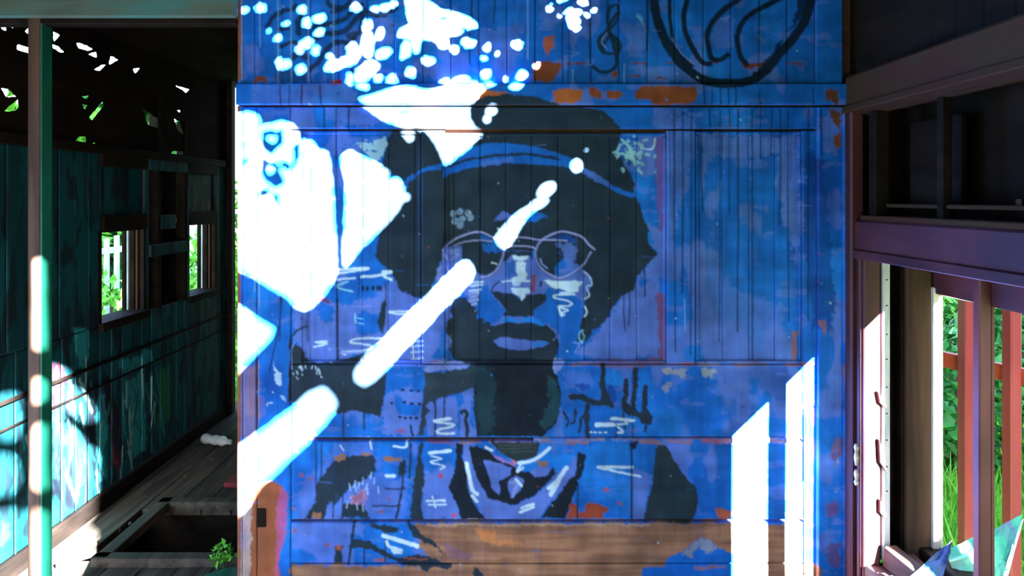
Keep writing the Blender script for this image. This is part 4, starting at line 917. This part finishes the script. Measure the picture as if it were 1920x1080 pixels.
for a, b in WIN:
    side_board('panel', a, b, WZ1 + .02, 1.62, XL - .012)
    box('head_board', XL - .02, XL + .012, a - .01, b + .01, 1.60, 1.68, M['dark_wood'], WL)
    box('head_board', XL - .02, XL + .014, a, b, WZ1 - .01, WZ1 + .07, M['dark_wood'], WL)
    box('window_sill', XL - .12, XL + .02, a - .02, b + .02, WZ0 - .03, WZ0 + .012, M['dark_wood'], WL)
    # layered jamb strips
    for i, (xo, w, m) in enumerate(((-.0, .022, 'dark_wood'), (-.03, .012, 'beam_old'), (-.052, .022, 'black_wood'), (-.078, .010, 'white_strip'), (-.098, .018, 'dark_wood'))):
        box('jamb_strip', XL + xo - w, XL + xo, b - .012 - .006 * (i % 2), b + .03, WZ0, WZ1, M[m], WL, .002)
        box('jamb_strip', XL + xo - w, XL + xo, a - .03, a + .004, WZ0, WZ1, M[m], WL, .002)
# dark bay between the windows: studs and nailed laths
box('backing_board', XL - .09, XL - .07, 3.88, 4.38, .8, 1.70, M['black_wood'], WL)
box('stud', XL - .05, XL + .0, 4.00, 4.045, .8, 2.0, M['teal_dark'] if 'teal_dark' in M else M['dark_wood'], WL)
box('stud', XL - .05, XL + .0, 4.33, 4.365, .8, 1.9, M['dark_wood'], WL)
side_board('lath', 3.90, 4.34, 1.14, 1.205, XL + .012); side_board('lath', 3.89, 4.33, 1.60, 1.665, XL + .012); side_board('lath', 4.03, 4.2, 1.28, 1.36, XL + .006)
box('top_plate', XL - .03, XL + .015, D + .06, 4.99, 1.655, 1.70, M['dark_wood'], WL)
box('dado_rail', XL - .005, XL + .010, D + .06, 4.99, .675, .69, M['dark_wood'], WL, .002)
box('dado_rail', XL - .005, XL + .008, D + .06, 4.99, .575, .584, M['dark_wood'], WL, .002)
box('skirting', XL - .03, XL + .012, D + .06, 4.99, .0, .075, M['dark_wood'], WL, .003)
box('end_post', XL - .08, XL + .03, 4.97, 5.04, .0, 2.25, M['dark_wood'], WL)
# upper lining with splintered holes
HM = Canvas(-60, -20, 480, 340, (0, 0, 0), 90)
cM = cv(0, 0, 3.6); cN = cv(0, 0, 2.0)
for q in (((10, 160), (45, 180), (50, 205), (20, 200)), ((75, 170), (118, 162), (90, 190)), ((175, 215), (210, 178), (212, 236)), ((125, 295), (205, 320), (210, 362), (165, 350), (120, 332)), ((365, 215), (410, 235), (375, 285)), ((362, 300), (400, 315), (440, 350), (420, 355), (365, 325)), ((522, 290), (560, 295), (635, 330), (600, 342), (570, 330), (535, 325)), ((600, 365), (660, 350), (655, 390)), ((740, 435), (755, 380), (805, 405)), ((638, 470), (690, 440), (722, 438), (680, 475)), ((10, 592), (70, 610), (115, 655), (50, 655)), ((30, 755), (125, 668), (130, 725), (100, 750)), ((610, 790), (700, 680), (705, 715), (625, 818)), ((555, 650), (605, 645), (590, 672)), ((560, 700), (592, 715), (580, 740)), ((440, 990), (490, 975), (540, 920), (585, 918), (585, 1008)), ((700, 1005), (735, 1020), (720, 1035)), ((635, 960), (650, 965), (642, 995))):
    HM.fill(cM(*q), (1, 1, 1), 1)
for q in (((660, 320), (715, 335), (700, 348)), ((540, 410), (605, 450), (600, 482), (560, 470)), ((655, 448), (675, 455), (690, 505), (670, 490)), ((545, 612), (580, 608), (570, 622)), ((640, 600), (650, 568), (690, 568), (692, 606)), ((500, 258), (530, 256), (510, 275)), ((665, 410), (680, 415), (675, 425)), ((390, 560), (410, 565), (400, 575))):
    HM.fill(cN(*q), (1, 1, 1), 1)
def up_field(y, z):
    px = CX + XL * F / y; py = CY - (z - H) * F / y
    return .5 - smp(HM.img[..., 0], HM, px, py)
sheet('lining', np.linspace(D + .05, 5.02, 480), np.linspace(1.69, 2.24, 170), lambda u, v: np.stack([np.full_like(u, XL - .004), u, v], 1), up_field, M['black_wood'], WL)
# the same wall beside and behind the camera, its windows open
for a, b in ((YB, -3.9), (-2.7, -2.3), (-1.1, -.7), (.5, D + .06)):
    box('side_panel', XL - .04, XL, a, b, 0, 2.22, M['side_wall'], WL)
for a, b in ((-3.9, -2.7), (-2.3, -1.1), (-.7, .5)):
    box('side_panel', XL - .04, XL, a, b, 0, .8, M['side_wall'], WL)
    box('side_panel', XL - .04, XL, a, b, 1.7, 2.22, M['side_wall'], WL)
# end wall behind the camera with its doorway
WE = tag(empty('wall_rear', (0, YB, 0)), 'plain boarded half of the open carriage end', kind='structure')
for a, b, c, d in ((XL, -.5, 0, 2.7),): box('panel', a, b, YB - .04, YB, c, d, M['side_wall'], WE)
# far end wall
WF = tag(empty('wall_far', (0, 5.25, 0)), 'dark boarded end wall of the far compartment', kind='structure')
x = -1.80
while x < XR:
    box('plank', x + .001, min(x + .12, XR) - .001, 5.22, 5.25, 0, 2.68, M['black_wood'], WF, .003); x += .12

# ------------------------------------------------------------------ door post and header of the opening
T1 = tag(empty('trim_1', (-1.42, D + .03, 0)), 'slim timber post with a teal painted side standing in the opening', kind='structure')
box('post', -1.438, -1.400, D, D + .052, 0, 2.0, M['brown_v'], T1, .003)
M['teal_post'] = mat_noise('teal_gloss_paint', [(0.3, (14, 84, 66)), (0.7, (26, 106, 84))], (20, 20, 3), rough=.45)
box('painted_side', -1.401, -1.396, D + .002, D + .051, 0, 2.0, M['teal_post'], T1, .001)
T2 = tag(empty('trim_2', (-1.3, D, 2.0)), 'weathered header beam over the opening with teal paint left on it', kind='structure')
box('beam', -1.95, (446 - CX) * P, D - .01, D + .06, 1.985, 2.125, M['header'], T2, .006)
box('lip', -1.95, (444 - CX) * P, D + .002, D + .05, 1.968, 1.986, M['dark_wood'], T2, .003)

# ------------------------------------------------------------------ right side wall with its window
WR = tag(empty('wall_right', (XR, 1.0, 0)), 'maroon painted side wall with heavy rails round the window', kind='structure')
XO = 1.22
# casing next to the partition
box('casing', .997, 1.045, 2.1, D + .0, 0, 1.29, M['purple_v'], WR, .004)
box('casing', .980, 1.02, 2.145, D + .0, 0, 1.72, M['purple_v'], WR, .006)
box('casing_bead', .990, 1.0, 2.112, 2.130, 0, 1.29, M['purple_v'], WR, .003)
# rails
box('window_head_rail', .992, XO - .02, .3, 2.15, 1.30, 1.388, M['purple'], WR, .006)
prism('rail_lip', [(.984, 1.278), (1.03, 1.274), (1.03, 1.302), (.988, 1.302)], 'y', .3, 2.15, M['purple'], WR, .002)
box('ledge', 1.0, XO - .02, .3, 2.13, 1.386, 1.402, M['beam_old'], WR, .003)
box('upper_beam', .985, XO, -4.4, D, 1.715, 1.81, M['beam_old'], WR, .008)
prism('beam_lip', [(.97, 1.70), (1.05, 1.692), (1.05, 1.72), (.976, 1.722)], 'y', -4.4, D - .01, M['beam_old'], WR, .003)
# upper light: boarded, set back
for i in range(7):
    box('shutter_board', 1.16, 1.18, .30 + i * .275, .30 + (i + 1) * .275 - .004, 1.40, 1.72, M['black_wood'], WR, .003)
box('glazing_post', 1.03, 1.055, 1.775, 1.80, 1.40, 1.70, M['dark_wood'], WR, .003)
box('glazing_post', 1.01, 1.05, 2.06, 2.10, 1.40, 1.715, M['dark_wood'], WR, .003)
box('inner_panel', 1.10, 1.12, 1.82, 2.05, 1.43, 1.66, M['dark_wood'], WR, .004)
box('inner_shelf', 1.04, 1.16, 1.30, 2.08, 1.425, 1.435, M['beam_old'], WR, .002)
box('end_board', 1.0, XO, 2.19, 2.23, 1.28, 1.82, M['dark_wood'], WR, .003)
box('end_board', XR, XO, .27, .30, 1.28, 1.82, M['dark_wood'], WR, .003)
# boards above
y = YB
while y < D:
    box('plank', XR, XR + .03, y + .001, min(y + .1, D) - .001, 1.80, 2.26, M['dark_wood'], WR, .003); y += .1
# outer skin round the window opening
box('outer_head', XO - .03, XO, 1.70, 2.2, 1.18, 1.40, M['purple'], WR, .003)
box('outer_head', XO - .03, XO, .3, 1.70, 1.293, 1.40, M['purple'], WR, .003)  # unseen stretch, raised to shape the top of the sun patch
for a, b in ((.834, .986), (1.246, 1.44), (.3, .511)):  # unseen boards added to cut the window sun into its patch
    box('outer_shade_board', XO - .008, XO, a, b, .42, 1.36, M['purple_v'], WR, .003)
box('inner_jamb', XR, XO, .30, .45, .4, 1.32, M['side_wall'], WR, .003)
# layered far jamb
box('metal_strip', 1.0495, 1.0695, 2.096, 2.112, .42, 1.28, M['white_strip'], WR, .002)
box('sash_channel', 1.045, 1.118, 2.155, 2.19, .40, 1.30, M['black_wood'], WR, .002)
box('sash_channel', 1.072, 1.082, 2.12, 2.16, .40, 1.30, M['dark_wood'], WR, .002)
box('jamb_board', 1.116, 1.186, 2.094, 2.19, .40, 1.30, M['brown_v'], WR, .003)
box('jamb_bead', 1.108, 1.118, 2.11, 2.19, .40, 1.30, M['dark_wood'], WR, .002)
box('frame_edge', 1.184, 1.200, 2.082, 2.19, .46, 1.20, M['pale_frame'], WR, .002)
box('frame_edge', 1.201, 1.214, 2.086, 2.19, .46, 1.185, M['pale_frame'], WR, .002)
for i in range(9):
    z = .62 + i * .075 + random.uniform(-.006, .006)
    prism('screw_head', [(1.0595 + .0022 * math.cos(t), z + .0022 * math.sin(t)) for t in np.linspace(0, 2 * math.pi, 9)[:-1]], 'y', 2.0945, 2.098, M['black_wood'], WR)
# splintered wood on the casing
for i, (z, l) in enumerate(((.86, .045), (.68, .09), (.55, .05))):
    prism('splinter', [(1.054, z), (1.050, z + l * .25), (1.030 + .003 * i, z + l), (1.036, z + l * .3)], 'y', 2.084, 2.101, M['purple_v'], WR)
for (px, py, s) in ((1600, 860, .02), (1603, 890, .014), (1592, 905, .008), (1606, 840, .012)):
    z = H - (py - CY) * 2.12 / F
    prism('peeled_chip', [(2.12, z - s), (2.128, z), (2.122, z + s), (2.114, z + s * .2)], 'x', .981, .992, M['pale_frame'], WR)
# mullion in the opening
box('mullion', 1.160, 1.192, 1.840, 1.868, .42, 1.30, M['purple_v'], WR, .004)
box('mullion_edge', 1.191, 1.199, 1.841, 1.862, .42, 1.22, M['purple_v'], WR, .001)
# sill
box('sill_board', 1.0, 1.075, .3, 2.12, .37, .41, M['brown_y'], WR, .004)
box('sill_board', 1.085, 1.14, .3, 2.13, .39, .445, M['brown_y'], WR, .004)
box('sill_board', 1.15, XO, .3, 2.15, .40, .465, M['dark_wood'], WR, .004)
beam('sill_brace', (1.062, 2.088, .445), (1.098, 1.93, .425), .04, .06, M['brown_y'], WR)
# wall under the sill
y = .3
while y < D:
    box('plank', XR - .01, XR + .02, y + .001, min(y + .1, D) - .001, 0, .385, M['purple_v'], WR, .003); y += .1
# wall behind the camera: three open windows
for a, b in ((YB, -1.5), (-.6, .31)):
    box('side_panel', XR, XR + .04, a, b, 0, 1.80, M['side_wall'], WR)
for a, b in ((-1.5, -.6),):
    box('side_panel', XR, XR + .04, a, b, 0, .55, M['side_wall'], WR)
    box('side_panel', XR, XR + .04, a, b, 1.25, 1.80, M['side_wall'], WR)
box('eave', XR, XO + .02, YB, D, 2.2, 2.30, M['dark_wood'], WR, .004)
box('side_panel', XR, XR + .04, D, YE, 0, 2.3, M['black_wood'], WR)
# ------------------------------------------------------------------ things on the sill and floor
def crumple(name, corners, n, amp, seed, mat, parent=None, th=.0012):
    """a stiff, creased film hung on four corner points"""
    r = np.random.default_rng(seed)
    a, b, c, d = [np.array(v, float) for v in corners]
    nrm = np.cross(b - a, d - a); nrm /= np.linalg.norm(nrm)
    g = vnoise((n + 1, n + 1), 3.0, seed, 2) - .5
    V = []
    for j in range(n + 1):
        for i in range(n + 1):
            u, v = i / n, j / n
            p = (a * (1 - u) + b * u) * (1 - v) + (d * (1 - u) + c * u) * v
            V.append(p + nrm * g[j, i] * amp * 2)
    Fc = [(j * (n + 1) + i, j * (n + 1) + i + 1, (j + 1) * (n + 1) + i + 1, (j + 1) * (n + 1) + i) for j in range(n) for i in range(n)]
    me = mesh_from(V, Fc)
    o = put(name, me, mat, parent)
    s = o.modifiers.new('thickness', 'SOLIDIFY'); s.thickness = th
    return o
def film_mat(name, cols, tr=.35, scale=7):
    m, nt, b = mat_new(name, .35, .4)
    N, L = nt.nodes, nt.links
    tc = N.new('ShaderNodeTexCoord'); no = N.new('ShaderNodeTexNoise'); no.inputs['Scale'].default_value = scale; no.inputs['Detail'].default_value = 3; no.inputs['Distortion'].default_value = 1.2
    L.new(tc.outputs['Object'], no.inputs['Vector'])
    cr = N.new('ShaderNodeValToRGB'); el = cr.color_ramp.elements
    while len(el) < len(cols): el.new(.5)
    for e, (p_, c) in zip(el, cols): e.position = p_; e.color = (*lin(c), 1)
    L.new(no.outputs['Fac'], cr.inputs['Fac']); L.new(cr.outputs['Color'], b.inputs['Base Color'])
    b.inputs['Transmission Weight'].default_value = tr; b.inputs['IOR'].default_value = 1.15
    return m
M['film'] = film_mat('tinted_plastic_film', [(.3, (40, 60, 104)), (.45, (92, 118, 150)), (.58, (60, 110, 130)), (.75, (150, 166, 184))], .15)
M['film2'] = film_mat('mint_plastic_film', [(.3, (58, 66, 112)), (.42, (88, 96, 140)), (.52, (52, 150, 126)), (.68, (96, 176, 156)), (.85, (160, 170, 100))], .15, 5)
def at(px, py, Y): return ((px - CX) * Y / F, Y, H - (py - CY) * Y / F)
bag = tag(crumple('plastic_film', [at(1700, 1086, 1.96), at(1787, 1011, 1.98), at(1780, 1040, 1.95), at(1764, 1092, 1.92)], 10, .006, 5, M['film']), 'small pointed piece of bluish clear plastic film on the window sill', 'plastic film')
root = tag(empty('plastic_sheet', at(1840, 1080, 1.95)), 'large creased sheet of mint and violet plastic standing in the window', 'plastic sheet')
crumple('film', [at(1772, 1034, 2.02), at(1917, 966, 2.0), at(1884, 1085, 1.93), at(1796, 1092, 1.95)], 14, .014, 8, M['film2'], root)
crumple('rim', [at(1910, 980, 1.995), at(1919, 972, 1.993), at(1886, 1092, 1.925), at(1876, 1092, 1.926)], 6, .002, 9, M['white_strip'], root)
# bits of broken wood on the sill and on the ledge
for i, (x0, y0, z0, l, an, mt, lab) in enumerate(((1.03, 2.02, .417, .07, .5, 'brown_y', 'short brown offcut lying on the sill by the jamb'), (1.05, 1.93, .417, .05, -.4, 'dark_wood', 'dark chip of wood lying on the sill by the offcut'), (1.124, 1.97, .452, .07, .05, 'pale_frame', 'pale splinter lying across the sill'))):
    b_ = beam('wood_scrap', (x0, y0, z0), (x0 + l * math.sin(an) * .5, y0 - l * math.cos(an), z0 + .004), .016, .012, M[mt], None, bev=.002)
    tag(b_, lab, 'wood scrap', 'scraps on the window sill')
for i, (px, py, Y, lab) in enumerate(((1748, 412, 1.80, 'tiny pale chip on the ledge beside the thin glazing post'), (1880, 390, 1.55, 'small pale chip standing on the shelf of the boarded upper light'))):
    p_ = at(px, py, Y); zz = 1.4015 if i == 0 else 1.4345
    b_ = prism('plaster_chip', [(1.06, Y - .008), (1.068, Y - .002), (1.064, Y + .008), (1.056, Y + .004)], 'z', zz, zz + .014, M['beam_old'])
    tag(b_, lab, 'chip', 'chips left on the ledge')
# hatch in the floor
hr = tag(empty('floor_hatch', (-1.1, 3.2, 0)), 'rough timber curb round the open floor hatch', 'hatch frame')
for a, b in (((-1.63, 2.93, .012), (-1.63, 3.52, .012)), ((-1.66, 2.945, .012), (-.5, 2.945, .012)), ((-1.66, 3.49, .012), (-.5, 3.49, .012))):
    beam('curb_timber', a, b, .06, .04, M['floor'], hr, bev=.004)
pl = tag(box('loose_board', -1.44, -.7, 3.70, 3.83, .002, .03, mat_noise('dull_red_paint', [(.3, (92, 26, 34)), (.7, (120, 42, 48))], (3, 20, 20)), None, .004), 'dull red board lying on the floor behind the hatch', 'board')
# crushed white bottle on the far floor
def lathe(name, prof, n, mat, parent=None):
    V, Fc = [], []
    for r_, z_ in prof:
        for k in range(n): V.append((r_ * math.cos(2 * math.pi * k / n), r_ * math.sin(2 * math.pi * k / n), z_))
    for j in range(len(prof) - 1):
        for k in range(n): Fc.append((j * n + k, j * n + (k + 1) % n, (j + 1) * n + (k + 1) % n, (j + 1) * n + k))
    me = mesh_from(V, Fc, True)
    return put(name, me, mat, parent, (0, 0, 0))
M['bottle'] = mat_noise('milky_plastic', [(.3, (170, 176, 180)), (.7, (216, 220, 222))], (20, 20, 20), rough=.35)
bt = tag(empty('bottle', (-1.86, 4.42, .035)), 'crushed white plastic bottle lying on the dark far floor', 'bottle')
lathe('body', [(0, -.09), (.026, -.088), (.031, -.07), (.022, -.03), (.03, 0), (.024, .03), (.030, .055), (.014, .085), (.013, .095)], 14, M['bottle'], bt)
lathe('cap', [(.015, .094), (.015, .112), (0, .112)], 12, M['white_strip'], bt)
bt.rotation_euler = (math.radians(90), 0, math.radians(70)); bt.location = (-1.74, 4.35, .032)
# ------------------------------------------------------------------ leaves
def leaf_cloud(n, rad, size, seed, flat=1.0, shell=.45):
    r = np.random.default_rng(seed)
    d = r.normal(size=(n, 3)); d /= np.linalg.norm(d, axis=1)[:, None]
    rr = (shell + (1 - shell) * r.random(n)) ** .6
    bump = 1 + .25 * np.sin(d[:, 0] * 5 + seed) * np.cos(d[:, 1] * 4 + d[:, 2] * 5)
    c = d * (rr * bump)[:, None] * np.array(rad)
    up = r.normal(size=(n, 3)); up /= np.linalg.norm(up, axis=1)[:, None]
    sd = np.cross(up, d + r.normal(size=(n, 3)) * .5); sd /= np.linalg.norm(sd, axis=1)[:, None] + 1e-9
    L_ = size * (.6 + .8 * r.random(n))[:, None]
    nn = np.cross(up, sd) * L_ * .18
    V = np.stack([c - up * L_ * .5, c + sd * L_ * .28 + nn, c + up * L_ * .5, c - sd * L_ * .28 + nn], 1).reshape(-1, 3)
    k = np.arange(n) * 4
    Fc = np.vstack([np.stack([k, k + 1, k + 2], 1), np.stack([k, k + 2, k + 3], 1)])
    return mesh_from(V.tolist(), Fc.tolist())
GZ = -1.0
def bush(name, loc, rad, n, size, seed, mat, label, cat='bush', group=None, stems=3):
    e = tag(empty(name, (loc[0], loc[1], GZ)), label, cat, group)
    put('foliage', leaf_cloud(n, rad, size, seed), mat, e, (0, 0, loc[2] - GZ))
    for i in range(stems):
        a = 2.1 * i + seed
        beam('stem', (loc[0] + .05 * math.cos(a), loc[1] + .05 * math.sin(a), GZ - .02), (loc[0] + rad[0] * .4 * math.cos(a), loc[1] + rad[1] * .4 * math.sin(a), loc[2] + rad[2] * .3), .025 + .02 * rad[2], .025 + .02 * rad[2], M['bark'], e)
    return e
# small green weed and its teal pot lid at the partition's foot
wd = tag(empty('weed', (-1.13, 2.90, 0)), 'small bright green weed growing up by the partition edge', 'plant')
put('leaves', leaf_cloud(60, (.05, .04, .04), .03, 3), M['leaf_light'], wd, (0, 0, .06)); beam('stem', (-1.13, 2.90, 0), (-1.125, 2.9, .06), .006, .006, M['leaf_dark'], wd, bev=0)
cl = tag(prism('dark_cloth', [(-1.18, 2.74), (-1.02, 2.72), (-.98, 2.86), (-1.10, 2.88), (-1.17, 2.82)], 'z', .0, .02, M['teal_post'], None, .004), 'teal painted offcut board on the floor beside the weed', 'board'); cl.name = 'offcut_board'
# rubble crumbs on the far floor
for i, (x, y) in enumerate(((-1.74, 3.1), (-1.70, 3.3), (-1.78, 3.6), (-1.7, 3.85), (-1.55, 3.95), (-1.8, 2.9), (-1.66, 4.1), (-1.75, 4.25))):
    s = random.uniform(.008, .016)
    o = put('rubble', leaf_cloud(0, (1, 1, 1), 1, 1) if False else mesh_from([(s, 0, 0), (0, s, 0), (-s, .2 * s, 0), (0, -s, 0), (.2 * s, .1 * s, s), (-.4 * s, -.2 * s, .7 * s)], [(0, 1, 4), (1, 2, 5, 4), (2, 3, 5), (3, 0, 4, 5), (3, 2, 1, 0)]), M['floor'], None, (x, y, .001))
    tag(o, 'crumb of grey rubble on the far floor', 'rubble', 'rubble on the far floor')

# ------------------------------------------------------------------ outside
gr = put('ground', mesh_from([(-40, -40, GZ), (40, -40, GZ), (40, 60, GZ), (-40, 60, GZ)], [(0, 1, 2, 3)]), M['ground'])
tag(gr, 'overgrown meadow ground beside the carriage', kind='structure')
# red fence outside the right window
fa, fb = Vector((1.840, 3.2, 0)), Vector((1.978, 2.862, 0))
fd = (fb - fa).normalized()
fe = tag(empty('red_fence', (1.9, 3.0, GZ)), 'oxide red painted fence of square posts and a flat rail', 'fence')
fn = Vector((fd.y, -fd.x, 0))
for px in (1812, 1897):
    k = (px - CX) / F
    # where the sight line meets the fence line
    t = (k * fa.y - fa.x) / (fd.x - k * fd.y)
    p = fa + fd * t
    for s in (0,):
        vs = [(p.x - .022, p.y - .03), (p.x + .022, p.y - .03), (p.x + .022, p.y + .03), (p.x - .022, p.y + .03)]
        prism('post', vs, 'z', GZ - .05, 1.6, M['red_fence'], fe, .006)
p0 = fa - fd * 1.6; p1 = fa + fd * .75
zr = H - (662 - CY) * 3.2 / F - .03
beam('rail', (p0.x + .03, p0.y + .03, zr), (p1.x + .03, p1.y + .03, zr), .03, .065, M['red_rail'], fe)
beam('rail', (p0.x + .03, p0.y + .03, -.4), (p1.x + .03, p1.y + .03, -.4), .03, .065, M['red_rail'], fe)
# railway track beyond the meadow
tr = tag(empty('railway_track', (9.5, 15.5, GZ)), 'dark railway track with grey rails across the meadow', 'railway track')
td = Vector((1, -.12, 0)).normalized(); tn = Vector((.12, 1, 0)).normalized()
tc0 = Vector((10, 15.0, GZ))
for i in range(-7, 8):
    c = tc0 + td * (i * .65)
    beam('sleeper', c - tn * 1.25 + Vector((0, 0, .05)), c + tn * 1.25 + Vector((0, 0, .05)), .26, .16, M['sleeper'], tr)
for s in (-.75, .75):
    a = tc0 + tn * s - td * 4.8; b = tc0 + tn * s + td * 4.8
    beam('rail', a + Vector((0, 0, .21)), b + Vector((0, 0, .21)), .08, .16, M['steel'], tr)
# bushes and grass on the right
RB = [((4.0, 6.6, -.35), (.55, .6, .62), 900, .13, 'leaf_dark', 'deep green bush beside the red fence'), ((5.3, 8.0, -.2), (.7, .7, .8), 1000, .14, 'leaf_dark', 'taller deep green bush behind the fence rail'),
      ((5.7, 10.0, -.35), (.8, .7, .6), 900, .14, 'leaf_light', 'bright green bush on the open meadow'), ((7.4, 11.2, -.3), (1.0, .8, .65), 900, .15, 'leaf_light', 'wide bright green bush near the railway track'), ((4.3, 8.9, -.5), (.5, .5, .5), 700, .12, 'leaf_light', 'low bright green bush between meadow and fence'), ((7.0, 9.3, -.2), (.6, .6, .8), 900, .14, 'leaf_dark', 'upright deep green bush on the meadow')]
for i, (l_, r_, n, s, mt, lab) in enumerate(RB): bush('bush', l_, r_, n, s, 20 + i, M[mt], lab, group='bushes on the meadow')
LB = [((-4.3, 7.7, -.1), (.5, .55, .75), 900, .12, 'leaf_light', 'bright green bush below the nearer side window view'), ((-4.5, 9.9, -.15), (.5, .7, .8), 900, .12, 'leaf_light', 'bright green bush in front of the pale paling'), ((-4.15, 11.3, -.1), (.5, .6, .85), 800, .12, 'leaf_dark', 'dark green bush at the end of the pale paling'), ((-3.3, 8.4, .3), (.35, .4, 1.25), 1000, .12, 'leaf_light', 'tall bright shrub at the open end of the carriage')]
def blades(n, x0, x1, y0, y1, seed, hmin=.12, hmax=.4, skip=()):
    r = np.random.default_rng(seed)
    x = r.uniform(x0, x1, n); y = r.uniform(y0, y1, n)
    keep = np.ones(n, bool)                              # no grass inside the bushes
    for (bx, by, _), (rx, ry, _) in skip: keep &= ((x - bx) / (rx * .95)) ** 2 + ((y - by) / (ry * .95)) ** 2 > 1
    x, y = x[keep], y[keep]; n = len(x)
    h = r.uniform(hmin, hmax, n); a = r.uniform(0, 6.28, n); w = r.uniform(.008, .02, n)
    lx, ly = r.normal(0, .1, n), r.normal(0, .1, n)
    V = np.stack([np.stack([x - w * np.cos(a), y - w * np.sin(a), np.full(n, GZ)], 1), np.stack([x + w * np.cos(a), y + w * np.sin(a), np.full(n, GZ)], 1), np.stack([x + lx, y + ly, GZ + h], 1)], 1).reshape(-1, 3)
    k = np.arange(n) * 3
    return mesh_from(V.tolist(), np.stack([k, k + 1, k + 2], 1).tolist())
go = put('meadow_grass', blades(42000, 2.4, 9.0, 4.2, 13.0, 5, skip=[(b_[0], b_[1]) for b_ in RB]), M['grass']); tag(go, 'tall bright green grass outside the right window', 'grass', kind='stuff')
gl = put('trackside_grass', blades(6000, -4.8, -3.0, 5.0, 12.0, 6, skip=[(b_[0], b_[1]) for b_ in LB]), M['grass']); tag(gl, 'green grass outside the teal wall windows', 'grass', kind='stuff')
# left: pale paling fence, hedge, trees
pf = tag(empty('paling_fence', (-5.3, 9.5, GZ)), 'pale blue paling fence beyond the teal wall', 'fence')
for i in range(26):
    y = 6.9 + i * .25
    box('paling', -5.32, -5.30, y, y + .12, GZ + .1, .95 + .03 * math.sin(i * 2.1), M['picket'], pf, .004)
for z in (-.5, .72): box('fence_rail', -5.36, -5.32, 6.8, 13.5, z, z + .08, M['picket'], pf, .004)
for i, (l_, r_, n, s, mt, lab) in enumerate(LB): bush('bush', l_, r_, n, s, 40 + i, M[mt], lab, group='bushes along the paling')
def tree(loc, h, rad, n, seed, mat, label):
    e = tag(empty('tree', (loc[0], loc[1], GZ)), label, 'tree', 'trees beyond the paling')
    put('crown', leaf_cloud(n, rad, .3, seed), mat, e, (0, 0, h))
    V, Fc = [], []
    for j, (z, r_) in enumerate(((-.05, .2), (h * .5, .13), (h * .9, .07))):
        for k in range(8): V.append((r_ * math.cos(k * .785), r_ * math.sin(k * .785), z))
    for j in range(2):
        for k in range(8): Fc.append((j * 8 + k, j * 8 + (k + 1) % 8, (j + 1) * 8 + (k + 1) % 8, (j + 1) * 8 + k))
    put('trunk', mesh_from(V, Fc, True), M['bark'], e, (0, 0, 0))
tree((-6.9, 10.4, 0), 2.3, (1.3, 1.4, 1.7), 2600, 51, M['leaf_light'], 'light green tree behind the pale paling')
tree((-7.6, 14.0, 0), 2.7, (1.4, 1.6, 2.0), 2600, 52, M['leaf_dark'], 'dark green tree behind the far paling')
tree((-9.6, 7.6, 0), 2.4, (1.5, 1.6, 2.0), 2600, 53, M['leaf_dark'], 'broad dark green tree behind the nearer paling')
tree((-4.6, 16.6, 0), 3.0, (1.4, 1.5, 2.0), 2600, 54, M['leaf_light'], 'light green tree past the end of the paling')
# unseen sheds, gate and pole added to keep sun off meadow and window
sh = tag(empty('shade_shed', (12, -3.8, GZ)), 'long grey boarded shed added out of view to shade the meadow', 'shed')
for i in range(48):
    box('board', 4.45 + i * .4, 4.45 + (i + 1) * .4 - .01, -3.9, -3.86, GZ, 8.2, M['shed'], sh, .004)
prism('roof', [(-4.0, 8.0), (-3.7, 8.2), (-5.5, 9.2), (-7.2, 8.0)], 'x', 4.4, 23.8, M['roof'], sh)
box('end_wall', 4.45, 4.5, -7.1, -3.88, GZ, 8.1, M['shed'], sh)
gt = tag(empty('shade_gate', (2.4, 0, GZ)), 'grey boarded gate added out of view to shade the plastic sheet', 'gate')  # unseen, added to keep sun off the plastic in the window
for i in range(8): box('board', 1.905 + i * .12, 1.905 + (i + 1) * .12 - .005, -.02, .02, GZ, 2.0, M['shed'], gt, .003)
for z in (-.6, 1.5): box('brace', 1.93, 2.885, .02, .05, z, z + .1, M['shed'], gt, .003)
s2 = tag(empty('shade_building', (-4, -8.3, GZ)), 'tall grey boarded warehouse added behind the carriage, unseen, to shade the left exterior', 'building')  # unseen blocker, added to shade the ground left of the carriage
for i in range(24):
    box('board', -8.3 + i * .4, -8.3 + (i + 1) * .4 - .01, -8.4, -8.34, GZ, 11, M['shed'], s2, .004)
box('end_wall', 1.28, 1.33, -12, -8.36, GZ, 11, M['shed'], s2)
for i in range(8): box('overhang_shade_board', 1.32 + i * .38, 1.32 + (i + 1) * .38 - .01, -8.4, -8.34, 6.15, 11, M['shed'], s2, .004)  # unsupported overhang added to widen that shade
po = tag(empty('shade_pole', (1.815, 0, GZ)), 'round timber pole added out of view to shade the window jamb', 'pole')  # unseen blocker, added to keep sun off jamb and mullion
o = lathe('shaft', [(.0, -.1), (.07, -.1), (.068, 2.0), (.066, 3.6), (0, 3.62)], 14, M['bark'], po)
o2 = lathe('band', [(.0705, 1.2), (.073, 1.21), (.073, 1.25), (.0705, 1.26)], 14, M['steel'], po)
